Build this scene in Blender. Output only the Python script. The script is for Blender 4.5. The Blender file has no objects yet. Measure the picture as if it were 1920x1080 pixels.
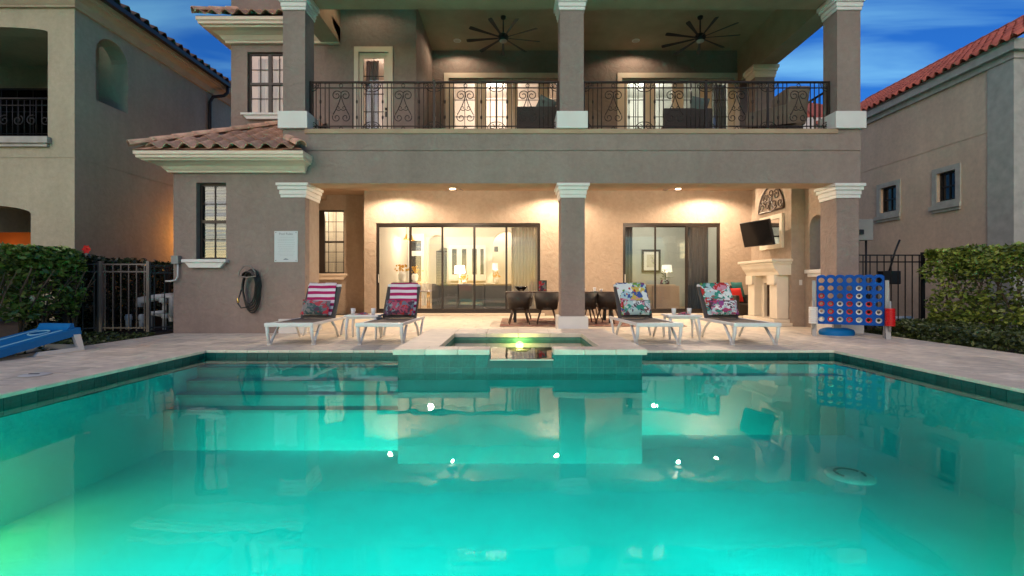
import bpy, bmesh, math, random
import numpy as np
from mathutils import Vector, Matrix
random.seed(7); rng = np.random.default_rng(7)
sc = bpy.context.scene
C = bpy.context.scene.collection
R = math.radians

# ------------------------------------------------------------------ camera, world, exposure
cam = bpy.data.objects.new('camera', bpy.data.cameras.new('camera'))
C.objects.link(cam); sc.camera = cam
cam.location = (0, 0, 0.95); cam.rotation_euler = (R(90), 0, 0)
cam.data.sensor_width = 36; cam.data.lens = 16.875
cam.data.shift_x = -2/1920; cam.data.shift_y = -7/1920
cam.data.clip_start = 0.05; cam.data.clip_end = 2000

world = bpy.data.worlds.new('World'); sc.world = world; world.use_nodes = True
def build_world():
    nt = world.node_tree; N = nt.nodes; L = nt.links; N.clear()
    out = N.new('ShaderNodeOutputWorld'); bg = N.new('ShaderNodeBackground')
    sky = N.new('ShaderNodeTexSky'); sky.sky_type = 'NISHITA'; sky.sun_disc = False
    sky.sun_elevation = R(3.0); sky.sun_rotation = R(200); sky.altitude = 0
    sky.air_density = 1.0; sky.dust_density = 0.6; sky.ozone_density = 3.0
    tc = N.new('ShaderNodeTexCoord')
    sep = N.new('ShaderNodeSeparateXYZ'); L.new(tc.outputs['Generated'], sep.inputs[0])
    # cloud deck: project the direction on a plane high above
    zc = N.new('ShaderNodeMath'); zc.operation = 'MAXIMUM'; L.new(sep.outputs[2], zc.inputs[0]); zc.inputs[1].default_value = 0.06
    dx = N.new('ShaderNodeMath'); dx.operation = 'DIVIDE'; L.new(sep.outputs[0], dx.inputs[0]); L.new(zc.outputs[0], dx.inputs[1])
    dy = N.new('ShaderNodeMath'); dy.operation = 'DIVIDE'; L.new(sep.outputs[1], dy.inputs[0]); L.new(zc.outputs[0], dy.inputs[1])
    cmb = N.new('ShaderNodeCombineXYZ'); L.new(dx.outputs[0], cmb.inputs[0]); L.new(dy.outputs[0], cmb.inputs[1])
    mp = N.new('ShaderNodeMapping'); mp.inputs['Scale'].default_value = (0.55, 1.9, 1); mp.inputs['Rotation'].default_value = (0, 0, R(9))
    L.new(cmb.outputs[0], mp.inputs[0])
    no = N.new('ShaderNodeTexNoise'); no.inputs['Scale'].default_value = 1.1; no.inputs['Detail'].default_value = 5
    no.inputs['Roughness'].default_value = 0.5; no.inputs['Distortion'].default_value = 0.4
    L.new(mp.outputs[0], no.inputs['Vector'])
    rp = N.new('ShaderNodeValToRGB'); L.new(no.outputs['Fac'], rp.inputs[0])
    rp.color_ramp.elements[0].position = 0.42; rp.color_ramp.elements[0].color = (0, 0, 0, 1)
    rp.color_ramp.elements[1].position = 0.62; rp.color_ramp.elements[1].color = (1, 1, 1, 1)
    hs = N.new('ShaderNodeMix'); hs.data_type = 'RGBA'; hs.blend_type = 'MULTIPLY'; hs.inputs[0].default_value = 1.0
    L.new(sky.outputs[0], hs.inputs[6]); hs.inputs[7].default_value = SKY_TINT
    mx = N.new('ShaderNodeMix'); mx.data_type = 'RGBA'; mx.blend_type = 'MIX'
    fac = N.new('ShaderNodeMath'); fac.operation = 'MULTIPLY'; fac.inputs[1].default_value = 0.85
    L.new(rp.outputs[0], fac.inputs[0]); L.new(fac.outputs[0], mx.inputs[0])
    dk = N.new('ShaderNodeMix'); dk.data_type = 'RGBA'; dk.blend_type = 'MULTIPLY'; dk.inputs[0].default_value = 1.0
    L.new(hs.outputs[2], dk.inputs[6]); dk.inputs[7].default_value = (0.25, 0.50, 0.85, 1)
    li = N.new('ShaderNodeMix'); li.data_type = 'RGBA'; li.blend_type = 'MULTIPLY'; li.inputs[0].default_value = 1.0
    L.new(hs.outputs[2], li.inputs[6]); li.inputs[7].default_value = (2.2, 1.7, 1.25, 1)
    L.new(dk.outputs[2], mx.inputs[6]); L.new(li.outputs[2], mx.inputs[7])
    L.new(mx.outputs[2], bg.inputs[0]); bg.inputs[1].default_value = SKY_STRENGTH
    L.new(bg.outputs[0], out.inputs[0])
SKY_TINT = (0.62, 0.9, 1.1, 1); SKY_STRENGTH = 0.13
build_world()

sun = bpy.data.objects.new('evening_sun', bpy.data.lights.new('evening_sun', 'SUN')); C.objects.link(sun)
sun.data.energy = 0.50; sun.data.angle = R(60); sun.data.color = (1.0, 0.76, 0.54)
sun.rotation_euler = (R(62), 0, R(-20))

sc.view_settings.view_transform = 'Standard'; sc.view_settings.look = 'None'
sc.view_settings.exposure = 1.55; sc.view_settings.gamma = 1.0
sc.view_settings.use_curve_mapping = False
sc.cycles.use_denoising = True
sc.cycles.max_bounces = 7; sc.cycles.transparent_max_bounces = 14
sc.cycles.sample_clamp_indirect = 6; sc.cycles.caustics_reflective = False; sc.cycles.caustics_refractive = False

# ------------------------------------------------------------------ materials
MATS = {}
def nodemat(name):
    m = bpy.data.materials.new(name); m.use_nodes = True
    return m, m.node_tree.nodes, m.node_tree.links, m.node_tree.nodes['Principled BSDF']
def mat(name, col, rough=0.6, metal=0.0, var=0.12, vscale=3.0, bump=0.0, bscale=40.0, spec=0.5, rnd=0.0, emit=None, estr=0.0, coat=0.0, stretch=None):
    if name in MATS: return MATS[name]
    m, N, L, b = nodemat(name)
    b.inputs['Roughness'].default_value = rough; b.inputs['Metallic'].default_value = metal
    b.inputs['Specular IOR Level'].default_value = spec
    if coat: b.inputs['Coat Weight'].default_value = coat
    tc = N.new('ShaderNodeTexCoord'); src = tc.outputs['Object']
    if stretch:
        mp = N.new('ShaderNodeMapping'); mp.inputs['Scale'].default_value = stretch; L.new(src, mp.inputs[0]); src = mp.outputs[0]
    n = N.new('ShaderNodeTexNoise'); n.inputs['Scale'].default_value = vscale; n.inputs['Detail'].default_value = 6; L.new(src, n.inputs['Vector'])
    mr = N.new('ShaderNodeMapRange'); mr.inputs[1].default_value = 0.25; mr.inputs[2].default_value = 0.75
    mr.inputs[3].default_value = 1 - var; mr.inputs[4].default_value = 1 + var; L.new(n.outputs['Fac'], mr.inputs[0])
    val = mr.outputs[0]
    if rnd:
        oi = N.new('ShaderNodeObjectInfo'); m2 = N.new('ShaderNodeMapRange'); m2.inputs[3].default_value = 1 - rnd; m2.inputs[4].default_value = 1 + rnd
        L.new(oi.outputs['Random'], m2.inputs[0]); mm = N.new('ShaderNodeMath'); mm.operation = 'MULTIPLY'
        L.new(val, mm.inputs[0]); L.new(m2.outputs[0], mm.inputs[1]); val = mm.outputs[0]
    mx = N.new('ShaderNodeVectorMath'); mx.operation = 'SCALE'; mx.inputs[0].default_value = col[:3]; L.new(val, mx.inputs['Scale'])
    L.new(mx.outputs[0], b.inputs['Base Color'])
    if bump:
        nb = N.new('ShaderNodeTexNoise'); nb.inputs['Scale'].default_value = bscale; nb.inputs['Detail'].default_value = 4; L.new(src, nb.inputs['Vector'])
        bp = N.new('ShaderNodeBump'); bp.inputs['Strength'].default_value = bump; bp.inputs['Distance'].default_value = 0.01
        L.new(nb.outputs['Fac'], bp.inputs['Height']); L.new(bp.outputs[0], b.inputs['Normal'])
    if emit:
        b.inputs['Emission Color'].default_value = (*emit, 1); b.inputs['Emission Strength'].default_value = estr
    MATS[name] = m; return m
def stucco(name, col, swirl=1.0, patch=0.15):
    m, N, L, b = nodemat(name); b.inputs['Roughness'].default_value = 0.9; b.inputs['Specular IOR Level'].default_value = 0.2
    tc = N.new('ShaderNodeTexCoord')
    n1 = N.new('ShaderNodeTexNoise'); n1.inputs['Scale'].default_value = 0.7; n1.inputs['Detail'].default_value = 5; L.new(tc.outputs['Object'], n1.inputs['Vector'])
    n2 = N.new('ShaderNodeTexNoise'); n2.inputs['Scale'].default_value = 9; n2.inputs['Detail'].default_value = 8; n2.inputs['Roughness'].default_value = 0.7; L.new(tc.outputs['Object'], n2.inputs['Vector'])
    ad = N.new('ShaderNodeMath'); ad.operation = 'ADD'; L.new(n1.outputs['Fac'], ad.inputs[0]); L.new(n2.outputs['Fac'], ad.inputs[1])
    mr = N.new('ShaderNodeMapRange'); mr.inputs[1].default_value = 0.7; mr.inputs[2].default_value = 1.3; mr.inputs[3].default_value = 1 - patch; mr.inputs[4].default_value = 1 + patch
    L.new(ad.outputs[0], mr.inputs[0])
    sm = N.new('ShaderNodeMapping'); sm.inputs['Scale'].default_value = (2.2, 2.2, .35); L.new(tc.outputs['Object'], sm.inputs[0])
    sn = N.new('ShaderNodeTexNoise'); sn.inputs['Scale'].default_value = 1.3; sn.inputs['Detail'].default_value = 4; L.new(sm.outputs[0], sn.inputs['Vector'])
    sr = N.new('ShaderNodeMapRange'); sr.inputs[1].default_value = .35; sr.inputs[2].default_value = .75; sr.inputs[3].default_value = 1.03; sr.inputs[4].default_value = .92; L.new(sn.outputs['Fac'], sr.inputs[0])
    ml = N.new('ShaderNodeMath'); ml.operation = 'MULTIPLY'; L.new(mr.outputs[0], ml.inputs[0]); L.new(sr.outputs[0], ml.inputs[1])
    mx = N.new('ShaderNodeVectorMath'); mx.operation = 'SCALE'; mx.inputs[0].default_value = col; L.new(ml.outputs[0], mx.inputs['Scale']); L.new(mx.outputs[0], b.inputs['Base Color'])
    w = N.new('ShaderNodeTexNoise'); w.inputs['Scale'].default_value = 3.2; w.inputs['Detail'].default_value = 3; w.inputs['Distortion'].default_value = 2.2; L.new(tc.outputs['Object'], w.inputs['Vector'])
    f = N.new('ShaderNodeTexNoise'); f.inputs['Scale'].default_value = 55; f.inputs['Detail'].default_value = 5; L.new(tc.outputs['Object'], f.inputs['Vector'])
    b1 = N.new('ShaderNodeBump'); b1.inputs['Strength'].default_value = 0.5 * swirl; b1.inputs['Distance'].default_value = 0.05; L.new(w.outputs['Fac'], b1.inputs['Height'])
    b2 = N.new('ShaderNodeBump'); b2.inputs['Strength'].default_value = 0.45; b2.inputs['Distance'].default_value = 0.012; L.new(f.outputs['Fac'], b2.inputs['Height'])
    L.new(b1.outputs[0], b2.inputs['Normal']); L.new(b2.outputs[0], b.inputs['Normal'])
    return m
def glassmat(name, tint=(1, 1, 1), boost=1.0, rough=0.0, ior=1.5):
    m, N, L, b = nodemat(name); N.remove(b); out = N['Material Output']
    t = N.new('ShaderNodeBsdfTransparent'); t.inputs[0].default_value = (*tint, 1)
    g = N.new('ShaderNodeBsdfGlossy'); g.inputs['Roughness'].default_value = rough
    f = N.new('ShaderNodeFresnel'); f.inputs[0].default_value = ior
    mu = N.new('ShaderNodeMath'); mu.operation = 'MULTIPLY'; mu.use_clamp = True; mu.inputs[1].default_value = boost; L.new(f.outputs[0], mu.inputs[0])
    x = N.new('ShaderNodeMixShader'); L.new(mu.outputs[0], x.inputs[0]); L.new(t.outputs[0], x.inputs[1]); L.new(g.outputs[0], x.inputs[2]); L.new(x.outputs[0], out.inputs[0])
    return m
def watermat(name, tint, bump=0.02, scale=2.0, boost=1.0):
    m = glassmat(name, tint, boost, 0.0, 1.33); N = m.node_tree.nodes; L = m.node_tree.links
    tc = N.new('ShaderNodeTexCoord'); mp = N.new('ShaderNodeMapping'); mp.inputs['Scale'].default_value = (1.0, 0.45, 1); L.new(tc.outputs['Object'], mp.inputs[0])
    n = N.new('ShaderNodeTexNoise'); n.inputs['Scale'].default_value = scale; n.inputs['Detail'].default_value = 2; L.new(mp.outputs[0], n.inputs['Vector'])
    bp = N.new('ShaderNodeBump'); bp.inputs['Strength'].default_value = bump; bp.inputs['Distance'].default_value = 0.05; L.new(n.outputs['Fac'], bp.inputs['Height'])
    for nd in N:
        if nd.type in ('BSDF_GLOSSY', 'FRESNEL'): L.new(bp.outputs[0], nd.inputs['Normal'])
    return m
def floral(name, cols, scale=9.0, seedv=0.0):
    m, N, L, b = nodemat(name); b.inputs['Roughness'].default_value = 0.85
    tc = N.new('ShaderNodeTexCoord'); mp = N.new('ShaderNodeMapping'); mp.inputs['Location'].default_value = (seedv, seedv * 1.7, seedv * .3); L.new(tc.outputs['Object'], mp.inputs[0])
    no = N.new('ShaderNodeTexNoise'); no.inputs['Scale'].default_value = scale * 1.6; L.new(mp.outputs[0], no.inputs['Vector'])
    ad = N.new('ShaderNodeVectorMath'); ad.operation = 'MULTIPLY_ADD'; ad.inputs[1].default_value = (0.10, 0.10, 0.10); L.new(no.outputs['Color'], ad.inputs[0]); L.new(mp.outputs[0], ad.inputs[2])
    v = N.new('ShaderNodeTexVoronoi'); v.inputs['Scale'].default_value = scale; L.new(ad.outputs[0], v.inputs['Vector'])
    sp = N.new('ShaderNodeSeparateColor'); L.new(v.outputs['Color'], sp.inputs[0])
    def ramp(cs, src):
        r = N.new('ShaderNodeValToRGB'); r.color_ramp.interpolation = 'CONSTANT'
        while len(r.color_ramp.elements) < len(cs): r.color_ramp.elements.new(0.5)
        for i, c in enumerate(cs): r.color_ramp.elements[i].position = i / len(cs); r.color_ramp.elements[i].color = (*c, 1)
        L.new(src, r.inputs[0]); return r
    r1 = ramp(cols, sp.outputs[0])
    r2 = ramp(cols[::-1], sp.outputs[1])
    # petals: a second finer cell edge pattern
    v2 = N.new('ShaderNodeTexVoronoi'); v2.inputs['Scale'].default_value = scale * 2.7; L.new(ad.outputs[0], v2.inputs['Vector'])
    s2 = N.new('ShaderNodeSeparateColor'); L.new(v2.outputs['Color'], s2.inputs[0])
    lt = N.new('ShaderNodeMath'); lt.operation = 'GREATER_THAN'; lt.inputs[1].default_value = 0.55; L.new(s2.outputs[2], lt.inputs[0])
    cen = N.new('ShaderNodeMath'); cen.operation = 'LESS_THAN'; cen.inputs[1].default_value = 0.16; L.new(v.outputs['Distance'], cen.inputs[0])
    x = N.new('ShaderNodeMix'); x.data_type = 'RGBA'; L.new(lt.outputs[0], x.inputs[0]); L.new(r1.outputs[0], x.inputs[6]); L.new(r2.outputs[0], x.inputs[7])
    y = N.new('ShaderNodeMix'); y.data_type = 'RGBA'; L.new(cen.outputs[0], y.inputs[0]); L.new(x.outputs[2], y.inputs[6]); y.inputs[7].default_value = (*cols[1], 1)
    L.new(y.outputs[2], b.inputs['Base Color']); return m

M = {}
M['taupe'] = stucco('taupe_stucco', (0.285, 0.222, 0.193))
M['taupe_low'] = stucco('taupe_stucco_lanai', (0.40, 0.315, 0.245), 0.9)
M['soffit'] = mat('tan_soffit', (0.42, 0.29, 0.19), 0.85, bump=0.3)
M['cream'] = mat('cream_moulding', (0.76, 0.63, 0.50), 0.6, var=0.06, bump=0.1)
M['white'] = mat('white_trim', (0.72, 0.70, 0.66), 0.55, var=0.05, bump=0.15)
M['stone'] = mat('cast_stone', (0.70, 0.62, 0.50), 0.7, var=0.08, bump=0.3, bscale=30)
M['nb_left'] = stucco('olive_stucco', (0.46, 0.425, 0.31), 0.5)
M['nb_right'] = stucco('sand_stucco', (0.66, 0.515, 0.395), 0.5)
M['nb_trim'] = mat('weathered_trim', (0.42, 0.42, 0.38), 0.7, var=0.2, vscale=5, bump=0.2)
M['bronze'] = mat('bronze_frame', (0.030, 0.022, 0.018), 0.4, 0.2, var=0.1)
M['iron'] = mat('dark_iron', (0.030, 0.022, 0.018), 0.45, 0.5, bump=0.2, bscale=80)
M['black'] = mat('black_metal', (0.016, 0.016, 0.018), 0.45, 0.3)
M['tile_roof'] = mat('clay_tile_pink', (0.56, 0.34, 0.235), 0.85, var=0.35, vscale=7, bump=0.4, rnd=0.3)
M['tile_roof_l'] = mat('clay_tile_brown', (0.17, 0.10, 0.07), 0.85, var=0.3, vscale=7, bump=0.4, rnd=0.25)
M['tile_roof_r'] = mat('clay_tile_red', (0.44, 0.115, 0.075), 0.8, var=0.25, vscale=6, bump=0.3, rnd=0.25)
M['glass'] = glassmat('window_glass', (0.97, 0.98, 0.97), 1.5)
M['dimglass'] = glassmat('tinted_glass', (0.55, 0.58, 0.58), 1.3)
M['travertine'] = mat('travertine_paver', (0.75, 0.66, 0.53), 0.55, var=0.28, vscale=4.5, bump=0.45, bscale=22, rnd=0.13, stretch=(1, 2.2, 1))
M['joint'] = mat('sand_joint', (0.26, 0.21, 0.17), 0.95, bump=0.3)
M['coping'] = mat('travertine_coping', (0.76, 0.66, 0.53), 0.5, var=0.15, vscale=6, bump=0.25, bscale=25, rnd=0.07)
M['plaster'] = mat('pool_plaster', (0.20, 0.80, 0.80), 0.8, var=0.20, vscale=0.8, bump=0.2, bscale=20)
M['plaster_dimmed'] = mat('pool_plaster_dimmed', (0.13, 0.52, 0.50), 0.8, var=0.10, vscale=1.5)  # pool plaster copy, colour lowered because upright faces catch too much light
M['pool_tile'] = mat('teal_glazed_tile', (0.012, 0.085, 0.078), 0.25, var=0.35, vscale=30, bump=0.15, bscale=30, rnd=0.22)
M['grout'] = mat('tile_grout', (0.06, 0.16, 0.145), 0.9)
M['step_trim'] = mat('step_trim_tile', (0.10, 0.38, 0.36), .5)
M['mulch'] = mat('dark_mulch', (0.045, 0.030, 0.020), 0.95, var=0.5, vscale=14, bump=1.0, bscale=25)
M['plastic_white'] = mat('white_resin', (0.74, 0.74, 0.73), 0.35, var=0.03)
M['sling'] = mat('taupe_sling', (0.125, 0.105, 0.09), 0.8, bump=0.3, bscale=300)
M['sling_dark'] = mat('grey_sling', (0.075, 0.068, 0.066), 0.8, bump=0.3, bscale=300)
M['towel_w'] = mat('towel_white', (0.78, 0.70, 0.74), 0.95, var=0.06, bump=0.5, bscale=150)
M['towel_r'] = mat('towel_magenta', (0.42, 0.012, 0.11), 0.95, var=0.1, bump=0.5, bscale=150)
wht, red, pnk, blu, grn, teal, yel, lbl, drk = (.75,.78,.76), (.50,.03,.03), (.62,.28,.36), (.04,.09,.32), (.16,.34,.06), (.03,.26,.20), (.60,.45,.08), (.42,.60,.62), (.08,.04,.07)
M['fl_blue'] = floral('floral_blue_white', [lbl, red, wht, blu, grn, wht, lbl, yel, blu, pnk], 7, 1.3)
M['fl_green'] = floral('floral_green_red', [teal, red, wht, lbl, grn, wht, teal, pnk, red, drk], 7, 4.1)
M['fl_red'] = floral('floral_red_grey', [(.16,.16,.18), red, (.22,.21,.20), (.5,.03,.05), drk, (.45,.05,.07), (.05,.10,.10), (.28,.22,.24)], 7, 7.7)
M['fl_dark'] = floral('floral_dark_pink', [drk, (.45,.06,.10), (.14,.18,.24), red, drk, (.2,.3,.32), (.12,.04,.10), (.4,.08,.14)], 8, 2.9)
M['fl_purple'] = floral('floral_purple', [(.35,.05,.18), pnk, lbl, (.30,.06,.25), (.5,.05,.12), wht, drk, teal], 10, 5.5)
M['fl_mint'] = floral('floral_mint', [lbl, drk, (.45,.62,.55), wht, pnk, teal, lbl, (.20,.08,.08)], 10, 8.3)
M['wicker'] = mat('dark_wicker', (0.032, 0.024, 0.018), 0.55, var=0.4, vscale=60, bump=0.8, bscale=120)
M['wood_dark'] = mat('dark_wood', (0.06, 0.032, 0.02), 0.45, var=0.3, vscale=8, stretch=(1, 8, 8))
M['wood_mid'] = mat('brown_wood', (0.20, 0.09, 0.045), 0.45, var=0.3, vscale=8, stretch=(8, 8, 1))
M['ceramic'] = mat('white_ceramic', (0.80, 0.78, 0.74), 0.2, var=0.02)
M['blue'] = mat('blue_plastic', (0.002, 0.075, 0.36), 0.6, var=0.06, spec=0.15)
M['blue_l'] = mat('mid_blue_plastic', (0.002, 0.15, 0.42), 0.55, var=0.06, spec=0.2)
M['stripe'] = mat('pale_blue_stripe', (0.28, 0.60, 0.75), 0.4, var=0.05)
M['grey_pl'] = mat('grey_plastic', (0.33, 0.33, 0.32), 0.5, var=0.08)
M['red_pl'] = mat('red_plastic', (0.55, 0.008, 0.008), 0.35, var=0.05)
M['white_pl'] = mat('white_plastic', (0.72, 0.71, 0.68), 0.35, var=0.05)
M['pvc'] = mat('white_pvc_pipe', (0.55, 0.57, 0.56), 0.35, var=0.1)
M['dark_green'] = mat('dark_green_plastic', (0.02, 0.035, 0.03), 0.4)
M['int_wall'] = mat('cream_interior_wall', (0.78, 0.72, 0.62), 0.8, var=0.03)
M['int_white'] = mat('white_cabinet', (0.82, 0.80, 0.76), 0.5, var=0.02)
M['int_grey'] = mat('pale_grey_green_wall', (0.46, 0.49, 0.46), 0.85, var=0.03)
M['int_pink'] = mat('upstairs_wall', (0.70, 0.62, 0.54), 0.85, var=0.03)
M['int_floor'] = mat('wood_floor', (0.50, 0.36, 0.22), 0.35, var=0.2, vscale=6, stretch=(1, 6, 1))
M['sofa'] = mat('grey_leather', (0.20, 0.19, 0.18), 0.5, var=0.08, bump=0.2, bscale=60)
M['sheer'] = mat('sheer_curtain', (0.82, 0.78, 0.72), 0.9, var=0.06, vscale=6, stretch=(8, 1, 0.3))
M['drape'] = mat('grey_drape', (0.15, 0.19, 0.25), 0.9, var=0.2, vscale=6, stretch=(8, 1, 0.3))
M['lavender'] = mat('lavender_drape', (0.36, 0.33, 0.38), 0.9, var=0.2, vscale=6, stretch=(8, 1, 0.3))
M['blind'] = mat('white_blind', (0.62, 0.61, 0.60), 0.6, var=0.03)
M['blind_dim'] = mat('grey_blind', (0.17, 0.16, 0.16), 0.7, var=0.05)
M['steel'] = mat('dark_steel', (0.06, 0.065, 0.07), 0.25, 0.8)
M['gold'] = mat('brass', (0.75, 0.48, 0.15), 0.25, 1.0)
M['lampshade'] = mat('lit_lampshade', (0.9, 0.85, 0.75), 0.8, emit=(1.0, 0.80, 0.55), estr=7)
M['lampshade_dim'] = mat('linen_lampshade', (0.8, 0.76, 0.66), 0.8, emit=(1.0, 0.85, 0.65), estr=0.35)
M['bulb'] = mat('bulb', (1, 1, 1), 0.5, emit=(1.0, 0.80, 0.55), estr=60)
M['dimbulb'] = mat('unlit_lens', (0.55, 0.50, 0.42), 0.4)
M['uplight'] = mat('fan_lens_lit', (1, 1, 1), 0.5, emit=(1.0, 0.82, 0.6), estr=0.6)
M['bead'] = mat('bed_linen', (0.66, 0.52, 0.38), 0.9, var=0.05, bump=0.3)
M['tan_leather'] = mat('tan_upholstery', (0.62, 0.46, 0.36), 0.7, var=0.06)
M['screen'] = mat('tv_screen', (0.006, 0.006, 0.007), 0.08, spec=0.6)
M['mirror'] = mat('mirror_glass', (0.75, 0.75, 0.75), 0.02, 1.0, var=0.0)
M['soot'] = mat('firebox_brick', (0.20, 0.13, 0.09), 0.9, var=0.3, vscale=10, bump=0.5)
M['orchid'] = mat('yellow_petal', (0.70, 0.38, 0.04), 0.6)
M['leaf'] = None
M['hose'] = mat('black_hose', (0.012, 0.014, 0.013), 0.4)
M['galv'] = mat('weathered_aluminium', (0.22, 0.20, 0.18), 0.5, 0.6)
M['signw'] = mat('sign_white', (0.56, 0.60, 0.62), 0.5, var=0.03)
M['ink'] = mat('sign_ink', (0.16, 0.18, 0.22), 0.6, var=0.0)
M['inkl'] = mat('sign_small_print', (0.42, 0.46, 0.48), 0.6, var=0.0)
M['grey_box'] = mat('meter_grey', (0.24, 0.24, 0.23), 0.5)
M['bark'] = mat('shrub_bark', (0.16, 0.115, 0.07), 0.9, var=0.3, bump=0.5)
M['rug'] = floral('patterned_rug', [(.28,.10,.07), (.40,.26,.18), (.20,.12,.10), (.34,.16,.12), (.45,.33,.24)], 5, 3.0)
M['teal_fab'] = mat('teal_fabric', (0.03, 0.16, 0.16), 0.9)
M['red_fab'] = mat('red_fabric', (0.55, 0.015, 0.01), 0.85)
M['cush'] = mat('taupe_cushion', (0.16, 0.13, 0.10), 0.9, bump=0.3, bscale=120)
M['cushg'] = mat('grey_green_cushion', (0.10, 0.12, 0.11), 0.9)
M['art'] = floral('botanical_print', [(.62,.58,.48), (.36,.40,.24), (.64,.60,.50), (.62,.58,.48), (.60,.56,.47), (.5,.45,.4)], 6, 1.0)
M['skin_stone'] = M['stone']
M['water'] = watermat('pool_water', (0.40, 0.98, 0.94), 0.08, 2.4, 0.70)
M['spawater'] = watermat('spa_water', (0.55, 0.85, 0.68), 0.05, 3.0, 1.6)
M['poollamp'] = mat('pool_lamp_lens', (0.9, 1, 1), 0.3, emit=(0.25, 1.0, 0.9), estr=8)
M['spalamp'] = mat('spa_lamp_lens', (1, 1, 0.9), 0.3, emit=(1.0, 0.80, 0.30), estr=3)
M['concrete'] = mat('concrete', (0.30, 0.28, 0.25), 0.9, bump=0.4)
M['orange_awning'] = mat('orange_fabric', (0.60, 0.17, 0.03), 0.9)
M['farwall'] = mat('far_pale_wall', (0.70, 0.66, 0.62), 0.9)

def sheermat(name, col):
    m, N, L, b = nodemat(name); N.remove(b); d = N.new('ShaderNodeBsdfDiffuse'); t = N.new('ShaderNodeBsdfTranslucent'); d.inputs[0].default_value = t.inputs[0].default_value = (*col, 1)
    x = N.new('ShaderNodeMixShader'); x.inputs[0].default_value = .5; L.new(d.outputs[0], x.inputs[1]); L.new(t.outputs[0], x.inputs[2]); L.new(x.outputs[0], N['Material Output'].inputs[0]); return m
M['sheer'] = sheermat('sheer_voile', (.86, .82, .76))
def leafmat(name, c1, c2, gloss=0.35):
    m, N, L, b = nodemat(name); b.inputs['Roughness'].default_value = gloss
    g = N.new('ShaderNodeNewGeometry')
    r = N.new('ShaderNodeValToRGB'); r.color_ramp.elements[0].color = (*c1, 1); r.color_ramp.elements[1].color = (*c2, 1)
    L.new(g.outputs['Random Per Island'], r.inputs[0]); L.new(r.outputs[0], b.inputs['Base Color'])
    b.inputs['Subsurface Weight'].default_value = 0.0
    return m
M['leaf_l'] = leafmat('hedge_leaf_glossy', (0.04, 0.09, 0.015), (0.26, 0.38, 0.06))
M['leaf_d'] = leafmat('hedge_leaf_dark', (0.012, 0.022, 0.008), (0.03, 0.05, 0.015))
M['leaf_r'] = leafmat('hedge_leaf_yellowish', (0.07, 0.12, 0.015), (0.36, 0.42, 0.08))
M['leaf_g'] = leafmat('ground_leaf', (0.02, 0.035, 0.010), (0.09, 0.12, 0.03))
M['plant'] = leafmat('house_plant_leaf', (0.10, 0.14, 0.05), (0.25, 0.30, 0.12))

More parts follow.
